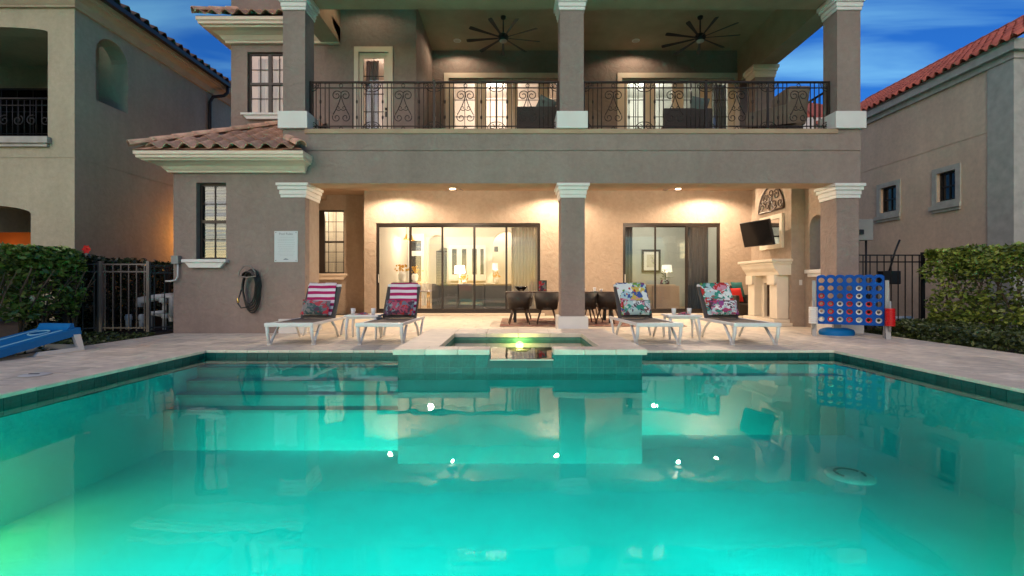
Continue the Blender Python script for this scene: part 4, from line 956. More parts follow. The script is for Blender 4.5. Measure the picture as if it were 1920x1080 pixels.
def stool(x, y, label):
    t = thing('bar_stool', label, 'stool', (x, y, .08), group='brass frame stools')
    b = MB(); b.box(x-.17, x+.17, y-.17, y+.17, .68, .74, bev=.02); b.build('seat', M['towel_w'], t)
    for sx in (-1, 1):
        for sy in (-1, 1): b = MB(); b.tube([(x+sx*.17, y+sy*.17, .08), (x+sx*.14, y+sy*.14, .68)], .012, 5); b.build('leg', M['gold'], t)
stool(-3.15, 17.0, 'brass legged stool beside the kitchen island, nearer one'); stool(-2.95, 17.6, 'brass legged stool beside the kitchen island, farther one')
# sofa seen from behind
t = thing('grey_sofa', 'grey leather sofa seen from behind through the sliding doors', 'sofa', (-1.45, 15.6, .08))
for i in range(3):
    b = MB(); b.box(-2.62+i*.86, -1.77+i*.86, 15.45, 15.72, .16, .97, bev=.04); b.build('backrest', M['sofa'], t)
    b = MB(); b.box(-2.60+i*.86, -1.79+i*.86, 15.73, 16.4, .30, .56, bev=.05); b.build('seat_cushion', M['sofa'], t)
for x in (-2.55, -.15): b = MB(); b.box(x-.03, x+.03, 15.5, 15.56, .08, .16); b.build('foot', M['black'], t)
# lamps
def table_lamp(x, y, z, h, label, m, e, r_=.16):
    t = thing('table_lamp', label, 'lamp', (x, y, z), group='table lamps indoors')
    b = MB(); b.lathe([(0,0),(.08,0),(.08,.02),(.02,.05),(.045,.15),(.02,.25),(.012,h-.22)], (x,y,z), 14); b.build('lamp_base', M['ceramic'], t)
    b = MB(); b.lathe([(r_,h-.26),(r_*.85,h)], (x,y,z), 20); b.build('lamp_shade', M[m], t)
    if e: light('lamp_bulb', 'POINT', (x, y, z+h-.13), e, SOFTW, .05, parent=t)
simple('sofa_table', 'narrow white console table behind the grey sofa', 'table', lambda b: b.box(-2.2, -1.0, 16.9, 17.3, .80, .86, bev=.01) and b.box(-2.15, -2.1, 16.95, 17.25, .08, .80) and b.box(-1.1, -1.05, 16.95, 17.25, .08, .80), M['int_white'])
table_lamp(-1.9, 17.1, .86, .75, 'lit white drum lamp behind the grey sofa', 'lampshade', 18, .19)
vase(-1.72, 16.95, .86, .8, 'orange flowers beside the lit lamp behind the sofa')
t = thing('hall_console', 'dark carved console table in the arched hallway', 'table', (-.6, 19.0, .08))
b = MB(); b.box(-.82, -.42, 18.9, 19.2, .86, .96, bev=.01); b.build('table_top', M['wood_dark'], t)
for x in (-.80, -.46): b = MB(); b.tube([(x,19.05,.08),(x+.05,19.05,.4),(x,19.05,.86)], [.02,.035,.04], 6); b.build('leg', M['wood_dark'], t)
vase(-.66, 19.05, .96, .9, 'yellow flowers on the dark hallway console'); table_lamp(-.74, 19.7, .96, .85, 'pale lamp standing in the hallway behind the console flowers', 'lampshade_dim', 4, .12)
simple('wall_speaker', 'small dark square speaker on the hallway wall', 'speaker', lambda b: b.box(-.78, -.62, 19.9, 19.97, 2.30, 2.52, bev=.01), M['steel'])
curtain(-.05, .76, .10, 2.98, 14.93, 'sheer', waves=8, label='off-white sheer curtain behind the right pane of the living room doors')
# bedroom
t = thing('framed_print', 'botanical print in a dark frame on the bedroom wall', 'picture', (5.4, 18.95, 1.45))
fx0, fx1, fz0, fz1 = 5.08, 5.82, 1.42, 2.32
b = MB(); b.wall(fx0, fx1, fz0, fz1, 18.93, 18.98, [(fx0+.08, fx1-.08, fz0+.08, fz1-.08)]); b.build('frame', M['wood_dark'], t)
b = MB(); b.box(fx0+.08, fx1-.08, 18.955, 18.96, fz0+.08, fz1-.08); b.build('mat_board', M['ceramic'], t); b = MB(); b.box(fx0+.2, fx1-.2, 18.95, 18.954, fz0+.2, fz1-.2); b.build('print', M['art'], t)
t = thing('bed', 'bed with cream linen and peach footboard in the ground floor bedroom', 'bed', (5.1, 16.2, .08))
b = MB(); b.box(4.45, 5.45, 16.0, 17.4, .12, .95, bev=.08); b.build('mattress', M['bead'], t); b = MB(); b.box(4.62, 5.50, 15.84, 15.96, .12, .90, bev=.03); b.build('footboard', M['tan_leather'], t)
for x in (4.62, 5.43): b = MB(); b.box(x-.02, x+.02, 15.88, 15.92, .08, .125); b.build('foot', M['wood_dark'], t)
simple('nightstand', 'dark nightstand beside the bed', 'nightstand', lambda b: b.box(5.55, 6.05, 17.7, 18.1, .10, .82, bev=.01), M['wood_dark'])
table_lamp(5.75, 17.95, .82, .85, 'linen shaded lamp on the bedroom nightstand', 'lampshade_dim', 3, .20)
t = thing('potted_plant', 'leafy plant in a patterned white pot in the bedroom', 'plant', (5.30, 16.6, .7))
b = MB(); b.lathe([(0,0),(.16,0),(.19,.2),(.14,.38)], (5.35,16.9,.72), 14); b.build('pot', M['fl_mint'], t)
b = MB()
for k in range(60):
    a = random.uniform(0, 6.28); rr = random.uniform(.03, .32); c = Vector((5.35+rr*math.cos(a), 16.9+rr*math.sin(a), 1.12+random.uniform(0, .38)-rr*.2)); d = Vector((math.cos(a), math.sin(a), random.uniform(-.3, .6)))*.07; e = Vector((-math.sin(a), math.cos(a), .3))*.025
    b.add([c-d, c-e, c+d, c+e], [[0,1,2,3]])
b.build('foliage', M['plant'], t, kind='stuff')
curtain(3.36, 3.72, .10, 3.0, 14.95, 'drape', waves=4, amp=.045, label='dark grey drape at the left end of the bedroom doors')
curtain(5.42, 6.08, .10, 3.0, 14.95, 'drape', waves=6, amp=.05, label='dark grey drape at the right end of the bedroom doors')
# upper rooms
curtain(-3.52, -3.22, 4.0, 6.3, 11.50, 'lavender', waves=4, amp=.03, label='lavender drape tied back behind the white balcony door')
curtain(3.10, 3.30, 4.0, 6.7, 13.85, 'drape', waves=3, amp=.03, label='blue grey drape at the left end of the upper bedroom doors')
curtain(5.78, 6.15, 4.0, 6.7, 13.85, 'drape', waves=3, amp=.03, label='blue grey drape at the right end of the upper bedroom doors')
curtain(-6.18, -5.60, 4.85, 6.4, 11.62, 'sheer', waves=4, amp=.03, label='pale drape inside the upper left window')
# room lamps (ceiling fixtures)
def ceiling_fixture(x, y, z, e, label, col=SOFTW, s=.9):
    t = thing('ceiling_light', label, 'ceiling light', (x, y, z), group='indoor ceiling lights')
    b = MB(); b.lathe([(.26, -.002), (.26, -.05), (.2, -.09), (0, -.11)], (x, y, z), 18); b.build('diffuser', M['lampshade_dim'], t)
    light('room_lamp', 'POINT', (x, y, z-.30), e*1.15, col, .10, parent=t)
ceiling_fixture(-1.0, 17.3, 3.9, 48, 'round ceiling light in the living room')
ceiling_fixture(-3.2, 18.6, 3.9, 26, 'round ceiling light in the kitchen')
ceiling_fixture(-2.0, 20.8, 3.9, 24, 'round ceiling light in the hallway')
ceiling_fixture(-.3, 21.0, 3.9, 12, 'round ceiling light in the passage by the arched door')
ceiling_fixture(5.0, 17.0, 3.5, 40, 'round ceiling light in the downstairs bedroom', (1, .88, .72))
ceiling_fixture(-.6, 15.2, 7.4, 48, 'round ceiling light in the upper middle room', (1, .88, .80))
ceiling_fixture(4.2, 15.2, 7.4, 44, 'round ceiling light in the upper bedroom', (1, .92, .80))
ceiling_fixture(-3.6, 13.2, 7.4, 26, 'round ceiling light in the upper side room', (1, .78, .66))
ceiling_fixture(-5.6, 16.2, 3.7, 12, 'round ceiling light in the room behind the blinds')

# ------------------------------------------------------------------ things on the house wall
t = thing('pool_rules_sign', 'white pool rules notice screwed to the taupe wall beside the corner pilaster', 'sign', (-4.39, 9.29, 1.38))
b = MB(); b.box(-4.62, -4.17, 9.288, 9.298, 1.38, 1.98, bev=.002); b.build('board', M['signw'], t)
for x in (-4.59, -4.20):
    for z in (1.41, 1.95): b = MB(); b.lathe([(0,.004),(.007,.003),(.008,0)], (0,0,0), 8); b.v = [(p[0]+x, 9.288-p[2], p[1]+z) for p in b.v]; b.build('screw', M['steel'], t)
def text(body, size, x, y, z, m, parent, name='lettering', align='CENTER', rz=0):
    c = bpy.data.curves.new(name, 'FONT'); c.body = body; c.size = size; c.align_x = align; c.extrude = .0006; c.materials.append(m)
    tmp = bpy.data.objects.new('tmp', c); C.objects.link(tmp); dg = bpy.context.evaluated_depsgraph_get(); dg.update()
    me = bpy.data.meshes.new_from_object(tmp.evaluated_get(dg)); bpy.data.objects.remove(tmp)
    o = bpy.data.objects.new(name, me); C.objects.link(o); o.parent = parent; w_ = wloc(parent) if parent else (0,0,0)
    o.location = (x-w_[0], y-w_[1], z-w_[2]); o.rotation_euler = (R(90), 0, rz); return o
text('Pool Rules', .062, -4.395, 9.286, 1.905, M['ink'], t)
b = MB()
for z, wd in ((1.855,.24),(1.815,.32),(1.79,.30),(1.755,.33),(1.715,.30),(1.68,.31),(1.645,.27),(1.61,.25),(1.575,.30),(1.53,.33),(1.50,.22)):
    x = -4.395 - wd/2
    while x < -4.395+wd/2: l_ = random.uniform(.012, .035); b.box(x, x+l_, 9.2865, 9.2878, z, z+.007); x += l_+.008
b.build('small_print', M['inkl'], t, kind='stuff')
b = MB(); b.prism([(-4.45,1.425),(-4.34,1.425),(-4.36,1.44),(-4.40,1.452),(-4.43,1.44)], 9.2865, 9.2878, 'y'); b.build('emblem', M['ink'], t)
# hose on its holder
t = thing('hose_holder', 'weathered metal hose holder on the taupe wall', 'hose holder', (-5.04, 9.2, 1.1))
b = MB(); hx, hz = -5.04, 1.10
b.tube([(hx-.16, 9.10, hz), (hx-.15, 9.10, hz+.10), (hx-.06, 9.10, hz+.20), (hx+.06, 9.10, hz+.20), (hx+.14, 9.10, hz+.10), (hx+.16, 9.10, hz), (hx, 9.10, hz-.02)], .014, 8, closed=True); b.build('rim', M['galv'], t)
b = MB(); b.prism([(hx-.13,hz+.01),(hx+.13,hz+.01),(hx+.10,hz+.11),(hx,hz+.155),(hx-.10,hz+.11)], 9.27, 9.296, 'y'); b.build('back_plate', M['galv'], t)
b = MB(); b.lathe([(.10,0),(.12,.04),(.12,.16),(.10,.20)], (0,0,0), 16, a0=0, a1=math.pi); b.v = [(hx+p[0], 9.08+p[2], hz+p[1]*.9) for p in b.v]; b.build('hanger', M['galv'], t)
b = MB()
for k in range(5):
    a_, dz, yy = .13+.012*k, .015*k, 9.12+.03*k
    pts = [(hx+.02 + (a_)*math.cos(th)*(1 if math.sin(th) > 0 else .9), yy, hz-.22-dz + (.30+.03*k)*math.sin(th)) for th in [i*2*math.pi/28 for i in range(28)]]
    b.tube(pts, .014, 6, closed=True)
b.tube([(hx-.12, 9.12, hz-.25), (hx-.17, 9.11, hz-.42), (hx-.18, 9.11, hz-.52), (hx-.12, 9.11, hz-.60), (hx, 9.12, hz-.58)], .013, 6)
h_ = b.build('garden_hose', M['hose']); tag(h_, 'black garden hose coiled on the wall holder', 'hose')
b = MB(); b.lathe([(.018,0),(.024,.02),(.024,.05),(.014,.09)], (hx-.18, 9.11, hz-.50), 10); b.build('nozzle', M['gold'], h_)
t = thing('junction_box', 'small grey junction box with a curved white conduit at the house corner', 'junction box', (-6.5, 9.25, 1.4))
b = MB(); b.box(-6.56, -6.42, 9.20, 9.297, 1.34, 1.50, bev=.01); b.build('box', M['grey_box'], t)
b = MB(); b.tube([(-6.46,9.25,1.34),(-6.46,9.25,1.10),(-6.50,9.25,1.03),(-6.60,9.25,1.01),(-6.70,9.25,1.01)], .017, 8); b.build('conduit', M['pvc'], t)

# fireplace mantel on the left face of the breast
t = thing('fireplace', 'pale cast stone mantel around the open firebox on the chimney breast', 'fireplace', (6.1, 11.6, 0))
b = MB(); b.box(5.78, 6.257, 10.72, 12.36, 1.46, 1.52, bev=.012); b.box(5.82, 6.257, 10.76, 12.32, 1.41, 1.459, bev=.012); b.build('mantel_shelf', M['stone'], t)
b = MB(); b.prism([(5.84,1.41),(6.257,1.41),(6.257,1.16),(5.98,1.16),(5.95,1.24),(5.88,1.32)], 10.80, 12.30, 'y'); b.build('frieze', M['stone'], t)
for y0, y1 in ((10.90, 11.22), (11.92, 12.24)):
    b = MB(); b.box(5.99, 6.257, y0, y1, .16, 1.16, bev=.02); b.build('jamb', M['stone'], t)
    b = MB(); b.prism([(y0,1.159),(y1,1.159),(y1,.98),(y1-.02,.94),(y0+.02,.94),(y0,.98)], 5.93, 5.989, 'x'); b.build('corbel', M['stone'], t)
b = MB(); b.box(5.80, 6.257, 10.74, 12.40, .001, .08, bev=.012); b.box(5.90, 6.257, 10.84, 12.32, .081, .155, bev=.012); b.build('hearth', M['stone'], t)
b = MB(); b.wall(11.22, 11.92, .155, 1.16, 6.18, 6.257, [(11.34, 11.82, .156, .98)], 'x'); b.build('surround', M['stone'], t)
# arched iron decor
t = thing('arched_wall_grille', 'arched dark scrollwork grille above the framed mirror', 'wall decor', (6.24, 11.6, 2.75))
ay, az, ar = 11.62, 2.72, .56
b = MB(); b.tube([(6.235, ay+ar*math.cos(a), az+.60*math.sin(a)) for a in [i*math.pi/20 for i in range(21)]], .020, 6); b.build('arch_frame', M['wood_dark'], t)
b = MB(); b.tube([(6.235, ay-ar, az), (6.235, ay+ar, az)], .020, 6); b.build('bottom_frame', M['wood_dark'], t)
for k, (cy, cz, r_) in enumerate(((0,.42,.13),(-.24,.36,.13),(.24,.36,.13),(-.40,.15,.13),(.40,.15,.13),(-.15,.15,.13),(.15,.15,.13),(0,.27,.08))):
    b = MB(); b.tube([(6.235, p[0], p[2]) for p in spiral(ay+cy, az+cz, r_, R(40*k), 1.4, 0, sgn=1 if k % 2 else -1)], .014, 5); b.build('scroll', M['wood_dark'], t)
# framed mirror
t = thing('framed_mirror', 'cream framed mirror hanging on the chimney breast behind the television', 'mirror', (6.22, 11.55, 1.85))
b = MB(); b.wall(11.08, 12.08, 1.80, 2.60, 6.20, 6.257, [(11.18, 11.98, 1.90, 2.50)], 'x'); b.build('frame', M['stone'], t); b = MB(); b.box(6.235, 6.24, 11.18, 11.98, 1.90, 2.50); b.build('mirror_glass', M['mirror'], t)
# television
a = R(74); w_ = Vector((math.cos(a), -math.sin(a), 0)); n0 = Vector((-math.sin(a), -math.cos(a), 0)); tl = R(14)
nn = (n0*math.cos(tl) - Vector((0,0,1))*math.sin(tl)).normalized(); uu = nn.cross(w_) if nn.cross(w_).z > 0 else w_.cross(nn)
ctr = Vector((5.72, 11.3, 2.14)); TX = Matrix(((w_.x, -nn.x, uu.x, ctr.x), (w_.y, -nn.y, uu.y, ctr.y), (w_.z, -nn.z, uu.z, ctr.z), (0,0,0,1)))
t = thing('television', 'flat screen television tilted down on a wall bracket above the fireplace', 'television', tuple(ctr))
b = MB(); b.box(-.455, .455, 0, .05, -.30, .30, xf=TX, bev=.008); b.build('casing', M['black'], t)
b = MB(); b.box(-.44, .44, -.003, -.0005, -.285, .285, xf=TX); b.build('screen', M['screen'], t)
e1 = TX @ Vector((0, .08, 0)); b = MB(); b.tube([TX @ Vector((0,.05,0)), e1, (6.05, 11.5, 2.10), (6.25, 11.55, 2.10)], .022, 6); b.build('bracket_arm', M['black'], t)
simple('light_switch', 'white light switch plate on the dark pier beside the fireplace', 'switch', lambda b: b.box(6.435, 6.50, 10.788, 10.7985, .93, 1.05, bev=.003), M['white_pl'])

# ------------------------------------------------------------------ dining set
simple('patio_rug', 'reddish patterned outdoor rug under the dining table', 'rug', lambda b: b.box(-.3, 3.9, 10.75, 13.2, .006, .014), M['rug'])
t = thing('dining_table', 'long dark patio dining table behind the middle column', 'table', (1.2, 12.1, 0))
b = MB(); b.box(-.18, 2.62, 11.62, 12.62, .735, .765, bev=.006); b.build('table_top', M['wood_dark'], t)
for x in (.05, 2.38):
    for y in (11.75, 12.48): b = MB(); b.box(x-.035, x+.035, y-.035, y+.035, .014, .734); b.build('leg', M['black'], t)
def tubchair(x, y, rz, label):
    t = thing('dining_chair', label, 'chair', (x, y, .0), rz, 'wicker tub chairs at the patio table')
    b = MB(); n = 22; a0, a1 = R(-35), R(215); vs_ = []   # open side faces +Y (towards table); back towards -Y
    a0, a1 = R(150), R(390)
    for i in range(n+1):
        th = a0+(a1-a0)*i/n; s = math.sin(math.pi*i/n); top = .60 + .15*min(1, s*1.5); rb = .245; rt = .30
        for rr, z in ((rb-.035, .42), (rt-.035, top), (rt, top), (rb, .36)): vs_.append((rr*math.cos(th), rr*math.sin(th)*.95, z))
    fs = []
    for i in range(n):
        for k in range(4): fs.append([i*4+k, i*4+(k+1) % 4, (i+1)*4+(k+1) % 4, (i+1)*4+k])
    fs += [[0,1,2,3], [n*4+3, n*4+2, n*4+1, n*4]]; b.add(vs_, fs, 0, True); b.build('shell', M['wicker'], t, world=False)
    b = MB(); b.lathe([(0,.44),(.20,.44),(.24,.42),(.24,.37),(.2,.35),(0,.35)], n=20); b.build('seat', M['wicker'], t, world=False)
    for sx in (-1, 1):
        for sy in (-1, 1): b = MB(); b.tube([(sx*.14, sy*.13, .37), (sx*.235, sy*.22, .014)], [.024, .012], 7); b.build('leg', M['wood_dark'], t, world=False)
    return t
c0 = tubchair(.14, 11.36, .06, 'dark wicker tub chair at the table end nearest the sliding doors')
for x, y, rz, lb in ((.80, 11.36, -.04, 'dark wicker tub chair just left of the middle column, back to the pool'), (1.72, 11.5, .1, 'dark wicker tub chair just right of the middle column, partly hidden by it'),
                     (2.28, 11.52, -.55, 'dark wicker tub chair turned outwards at the bedroom end of the table'), (.25, 12.9, 3.1, 'dark wicker tub chair across the table behind the glass bowl'), (2.1, 12.9, 3.2, 'dark wicker tub chair across the table behind the white cups')):
    dup(c0, (x, y, 0), rz, lb)
def cup(x, y, z, label, h=.09):
    o = simple('cup', label, 'cup', lambda b: b.lathe([(0,.004),(.03,.004),(.042,h),(.039,h),(.028,.01)], (x,y,z), 14), M['ceramic']); return o
t = thing('picture_stand', 'small dark framed picture with a glowing candle print on the table', 'picture frame', (.72, 11.9, .765))
b = MB(); b.wall(.62, .84, .77, 1.05, 11.95, 11.97, [(.64, .82, .79, 1.03)]); b.build('frame', M['wood_dark'], t); b = MB(); b.box(.64, .82, 11.957, 11.962, .79, 1.03); b.build('print', M['fl_red'], t)
o = simple('glass_bowl', 'clear crumpled glass bowl near the left end of the dining table', 'bowl', lambda b: b.lathe([(0,.01),(.06,.01),(.12,.07),(.16,.13),(.155,.13),(.11,.065),(.05,.02)], (.20,11.95,.765), 18), M['glass'])
o = simple('coral_ornament', 'white branching ornament on the table right of the column', 'ornament', lambda b: [b.tube([(1.70,11.95,.77),(1.70+.09*math.cos(k*.9),11.95+.04*math.sin(k),.80+.11*abs(math.sin(k*1.3))+.02)], [.016,.022], 6) for k in range(8)], M['ceramic'])
cup(2.02, 11.9, .765, 'white cup on a saucer near the right end of the dining table', .11); cup(2.20, 12.0, .765, 'smaller white cup at the right end of the dining table', .07)
simple('saucer', 'white saucer under the cup on the dining table', 'saucer', lambda b: b.lathe([(0,.001),(.08,.004),(.10,.014),(.10,.018),(.07,.008),(0,.005)], (2.02,11.9,.7655), 18), M['ceramic'])
# armchair in the corner
t = thing('armchair', 'dark armchair in the corner left of the fireplace', 'armchair', (6.15, 13.2, 0), R(25))
b = MB(); b.box(-.38, .38, -.35, .35, .12, .42, bev=.04); b.build('seat', M['wicker'], t, world=False)
b = MB(); b.box(-.38, .38, .28, .42, .421, .92, bev=.05); b.build('backrest', M['wicker'], t, world=False)
for s in (-1, 1): b = MB(); b.box(s*.40-.07, s*.40+.07, -.38, .40, .10, .66, bev=.04); b.build('arm', M['wicker'], t, world=False)
def pillow_mesh(w_, h_, d, n=9):
    b = MB(); vs_ = []
    for s in (1, -1):
        for j in range(n):
            for i in range(n):
                u, v = -1+2*i/(n-1), -1+2*j/(n-1); e = max(0, (1-u**4)*(1-v**4)); pin = 1-.07*(abs(u)*abs(v))**0.5*0 - .06*(1-abs(u*v))*max(abs(u), abs(v))
                vs_.append((u*w_/2*pin, s*d/2*e**.6, v*h_/2*pin))
    fs = []
    for s in (0, 1):
        o = s*n*n
        for j in range(n-1):
            for i in range(n-1): fs.append([o+j*n+i, o+j*n+i+1, o+(j+1)*n+i+1, o+(j+1)*n+i])
    b.add(vs_, fs, 0, True); return b
def pillow(x, y, z, w_, h_, d, m, label, rx=0, rz=0, ry=0):
    b = pillow_mesh(w_, h_, d); o = b.build('pillow', M[m], None, world=False); o.location = (x, y, z); o.rotation_euler = (rx, ry, rz); tag(o, label, 'pillow'); return o
pillow(6.02, 12.98, .66, .42, .40, .14, 'red_fab', 'bright red pillow on the armchair beside the fireplace', R(-20), R(15))
pillow(6.22, 13.28, .80, .44, .44, .12, 'teal_fab', 'dark teal pillow behind the red one on the armchair', R(-15), R(25))

# ------------------------------------------------------------------ loungers
def lounger(loc, rz, label, towel_kind, flip=1):
    t = thing('sun_lounger', label, 'sun lounger', loc, rz, 'white framed sun loungers')
    W, hz = .34, .325; hy = 1.22
    b = MB()
    b.box(-W-.03, W+.03, -.025, .035, hz-.035, hz+.030, bev=.02); b.build('foot_rail', M['plastic_white'], t, world=False)
    for s in (-1, 1):
        b = MB(); b.box(s*W-.024, s*W+.024, .036, 1.72, hz-.025, hz+.022, bev=.012); b.build('side_rail', M['plastic_white'], t, world=False)
        # front V leg
        b = MB(); b.tube([(s*W, .01, hz), (s*W, .03, .18), (s*W*1.0, .09, .012)], [.030, .027, .022], 8); b.tube([(s*W, .10, .012), (s*W*.98, .22, .12), (s*W*.96, .42, hz-.02)], [.024, .022, .022], 8); b.box(s*W-.026, s*W+.026, .07, .14, .0, .03, bev=.008)
        b.build('leg', M['plastic_white'], t, world=False)
        b = MB(); b.tube([(s*W, .92, hz-.01), (s*W, 1.12, .19), (s*W, 1.26, .012)], [.024, .022, .020], 8); b.tube([(s*W, 1.66, hz-.01), (s*W, 1.52, .17), (s*W, 1.42, .012)], [.024, .022, .020], 8)
        b.build('leg', M['plastic_white'], t, world=False)
    b = MB(); b.box(-W+.026, W-.026, .037, hy, hz+.004, hz+.014); b.build('seat', M['sling'], t, world=False)
    # backrest
    top = Vector((0, hy+.36, hz+.60)); bot = Vector((0, hy, hz+.02)); d = (top-bot).normalized(); nrm = Vector((0, -d.z, d.y)); L_ = (top-bot).length
    XF = Matrix(((1,0,0,bot.x),(0,nrm.y,d.y,bot.y),(0,nrm.z,d.z,bot.z),(0,0,0,1)))
    BW = .285
    b = MB(); b.box(-BW+.02, BW-.02, -.006, .006, 0, L_-.02, xf=XF); b.build('back_sling', M['sling_dark'], t, world=False)
    for s in (-1, 1):
        b = MB(); b.box(s*BW-.022, s*BW+.022, -.020, .016, -.02, L_-.03, xf=XF, bev=.008); b.build('back_rail', M['sling_dark'], t, world=False)
    b = MB(); b.box(-BW-.02, BW+.02, -.026, .022, L_-.035, L_+.02, xf=XF, bev=.018); b.build('head_rail', M['plastic_white'], t, world=False)
    # towel draped over the backrest: front (towards -Y) and over the top
    tw = .25 if towel_kind[0] == 'stripe' else .27; x_off = -.02*flip if towel_kind[0] == 'stripe' else .015
    nseg = 22; path = []
    for i in range(nseg+1): path.append(XF @ Vector((0, .030, .04 + (L_-.0)*i/nseg)))
    # nrm points to -Y/front
    path.append(XF @ Vector((0, .028, L_+.03))); path.append(XF @ Vector((0, -.01, L_+.038))); path.append(XF @ Vector((0, -.042, L_+.01))); path.append(XF @ Vector((0, -.042, L_-.25)))
    b = MB(); nx = 14; vs_ = []
    for lay in (0, .007):
        for k, p in enumerate(path):
            for i in range(nx+1):
                u = i/nx; wv = .004*math.sin(u*9+k*.35)+.003*math.sin(k*.8+u*4)
                q = Vector((x_off + (-1+2*u)*tw + .012*math.sin(k*.23), p.y, p.z)) + nrm*(wv+lay*1.0)
                vs_.append(tuple(q))
    kx = nx+1; np_ = len(path)
    for lay in (0, 1):
        o_ = lay*np_*kx; base = len(b.v)
    b.v += vs_
    for lay in (0, 1):
        o_ = lay*np_*kx
        for k in range(np_-1):
            for i in range(nx):
                b.f.append([o_+k*kx+i, o_+k*kx+i+1, o_+(k+1)*kx+i+1, o_+(k+1)*kx+i]); b.sm.append(True)
                b.m.append((((k+towel_kind[2])//2) % 2 if k % 1 == 0 else 0) if towel_kind[0] == 'stripe' else 0)
    mats = [M['towel_w'], M['towel_r']] if towel_kind[0] == 'stripe' else [M[towel_kind[1]]]
    o = bpy.data.objects.new('beach_towel', b.mesh('beach_towel', mats)); C.objects.link(o); o.location = loc; o.rotation_euler = (0, 0, rz)
    tag(o, towel_kind[3], 'towel')
    return t, XF
def on_lounger(loc, rz, XF, x, up, out, w_, h_, m, label, tilt=0, roll=0):
    p = Matrix.Translation(loc) @ Matrix.Rotation(rz, 4, 'Z') @ XF @ Vector((x, out, up))
    o = pillow_mesh(w_, h_, .15).build('pillow', M[m], None, world=False); o.location = p; o.rotation_euler = (R(-24)+tilt, roll, rz); tag(o, label, 'pillow')
L = [((-3.47, 7.43, 0), R(2), 'sun lounger farthest left, with a striped towel, in front of the pilaster', ('stripe', None, 0, 'magenta and white striped towel over the backrest of the lounger farthest left'), 'fl_red', 'floral pillow with a big red flower on the left striped towel lounger', -.04, .50, 1),
     ((-2.07, 7.43, 0), R(-1), 'sun lounger with a striped towel between the left side table and the spa', ('stripe', None, 1, 'magenta and white striped towel on the lounger beside the spa'), 'fl_dark', 'floral pillow with blue leaves and pink flowers on the striped towel lounger by the spa', .01, .52, -1),
     ((2.27, 7.43, 0), R(3), 'sun lounger with blue and white floral towel beside the spa', ('floral', 'fl_blue', 0, 'blue and white floral towel on the lounger right of the spa'), 'fl_mint', 'mint and pink floral pillow on the blue floral towel lounger', .03, .50, 1),
     ((3.78, 7.43, 0), R(1), 'sun lounger with green and red floral towel, farthest right', ('floral', 'fl_green', 0, 'green and red floral towel on the lounger farthest right'), 'fl_purple', 'purple and red floral pillow on the lounger farthest right', .04, .50, 1)]
for loc, rz, lb, tk, pm, pl, px, pw_, fl in L:
    t, XF = lounger(loc, rz, lb, tk, fl)
    on_lounger(loc, rz, XF, px, .15, .115, pw_, .29, pm, pl, 0, R(random.uniform(-4, 4)))
# side tables
def side_table(x, y, label):
    t = thing('side_table', label, 'side table', (x, y, 0), 0, 'white side tables between loungers')
    b = MB(); b.box(-.29, .29, -.24, .24, .385, .42, bev=.015); b.box(-.25, .25, -.20, .20, .355, .384); b.build('table_top', M['plastic_white'], t, world=False)
    for sx in (-1, 1):
        for sy in (-1, 1): b = MB(); b.tube([(sx*.235, sy*.19, .36), (sx*.255, sy*.205, .19), (sx*.25, sy*.20, 0)], [.028, .024, .018], 8); b.build('leg', M['plastic_white'], t, world=False)
    return t
s0 = side_table(-2.62, 8.45, 'white resin side table between the two striped towel loungers'); s0.rotation_euler = (0, 0, .05)
s1 = dup(s0, (2.96, 8.45, 0), -.06, 'white resin side table between the two floral towel loungers')
def tumbler(x, y, label):
    simple('tumbler', label, 'glass', lambda b: b.lathe([(0,.005),(.033,.005),(.04,.11),(.037,.11),(.030,.012),(0,.012)], (x,y,.42), 14), M['frost'])
M['frost'] = mat('frosted_acrylic', (0.75, 0.74, 0.72), 0.3, var=0.05)
tumbler(-2.80, 8.40, 'pale tumbler on the left side table, nearer the farthest left lounger'); tumbler(-2.45, 8.42, 'pale tumbler on the left side table, nearer the spa')
tumbler(2.82, 8.42, 'pale tumbler on the right side table, nearer the spa'); tumbler(3.10, 8.45, 'pale tumbler on the right side table, nearer the fireplace')
def napkin(x, y, label):
    b = MB(); b.box(x-.11, x+.11, y-.07, y+.07, .421, .428); b.prism([(x-.08,.428),(x+.09,.428),(x+.04,.465),(x-.03,.45)], y-.04, y+.05, 'y'); o = b.build('folded_napkin', M['fl_dark']); tag(o, label, 'napkin')
napkin(-2.63, 8.38, 'dark floral napkin between the tumblers on the left side table'); napkin(2.96, 8.38, 'dark floral napkin between the tumblers on the right side table')

# ------------------------------------------------------------------ giant four in a row
ang = math.atan2(8.36-8.98, 6.50-5.72); GX = thing('giant_connect_game', 'giant blue four in a row game board on grey legs with red and white rings', 'yard game', (6.08, 8.68, 0), ang*.75)
cols, rows_, cw, rh = 7, 6, .142, .142; bw_, z0_ = cols*cw, .24
b = MB(); n = 16; hr = .050
for c_ in range(cols):
    for r_ in range(rows_):
        cx, cz = -bw_/2+(c_+.5)*cw, z0_+(r_+.5)*rh
        for side, y in ((0, -.045), (1, -.028), (2, .028), (3, .045)):
            ring = [(cx+hr*math.cos(2*math.pi*i/n+math.pi/4), y, cz+hr*math.sin(2*math.pi*i/n+math.pi/4)) for i in range(n)]
            sq = []
            for i in range(n):
                a_ = 2*math.pi*i/n+math.pi/4; k = 1/max(abs(math.cos(a_)), abs(math.sin(a_))); sq.append((cx+cw/2*k*math.cos(a_), y, cz+rh/2*k*math.sin(a_)))
            b.add(ring+sq, [[i, (i+1) % n, n+(i+1) % n, n+i] for i in range(n)])
            if side in (1, 3):
                pr = [(p[0], y-.017, p[2]) for p in ring]; b.add(pr+ring, [[i, (i+1) % n, n+(i+1) % n, n+i] for i in range(n)])
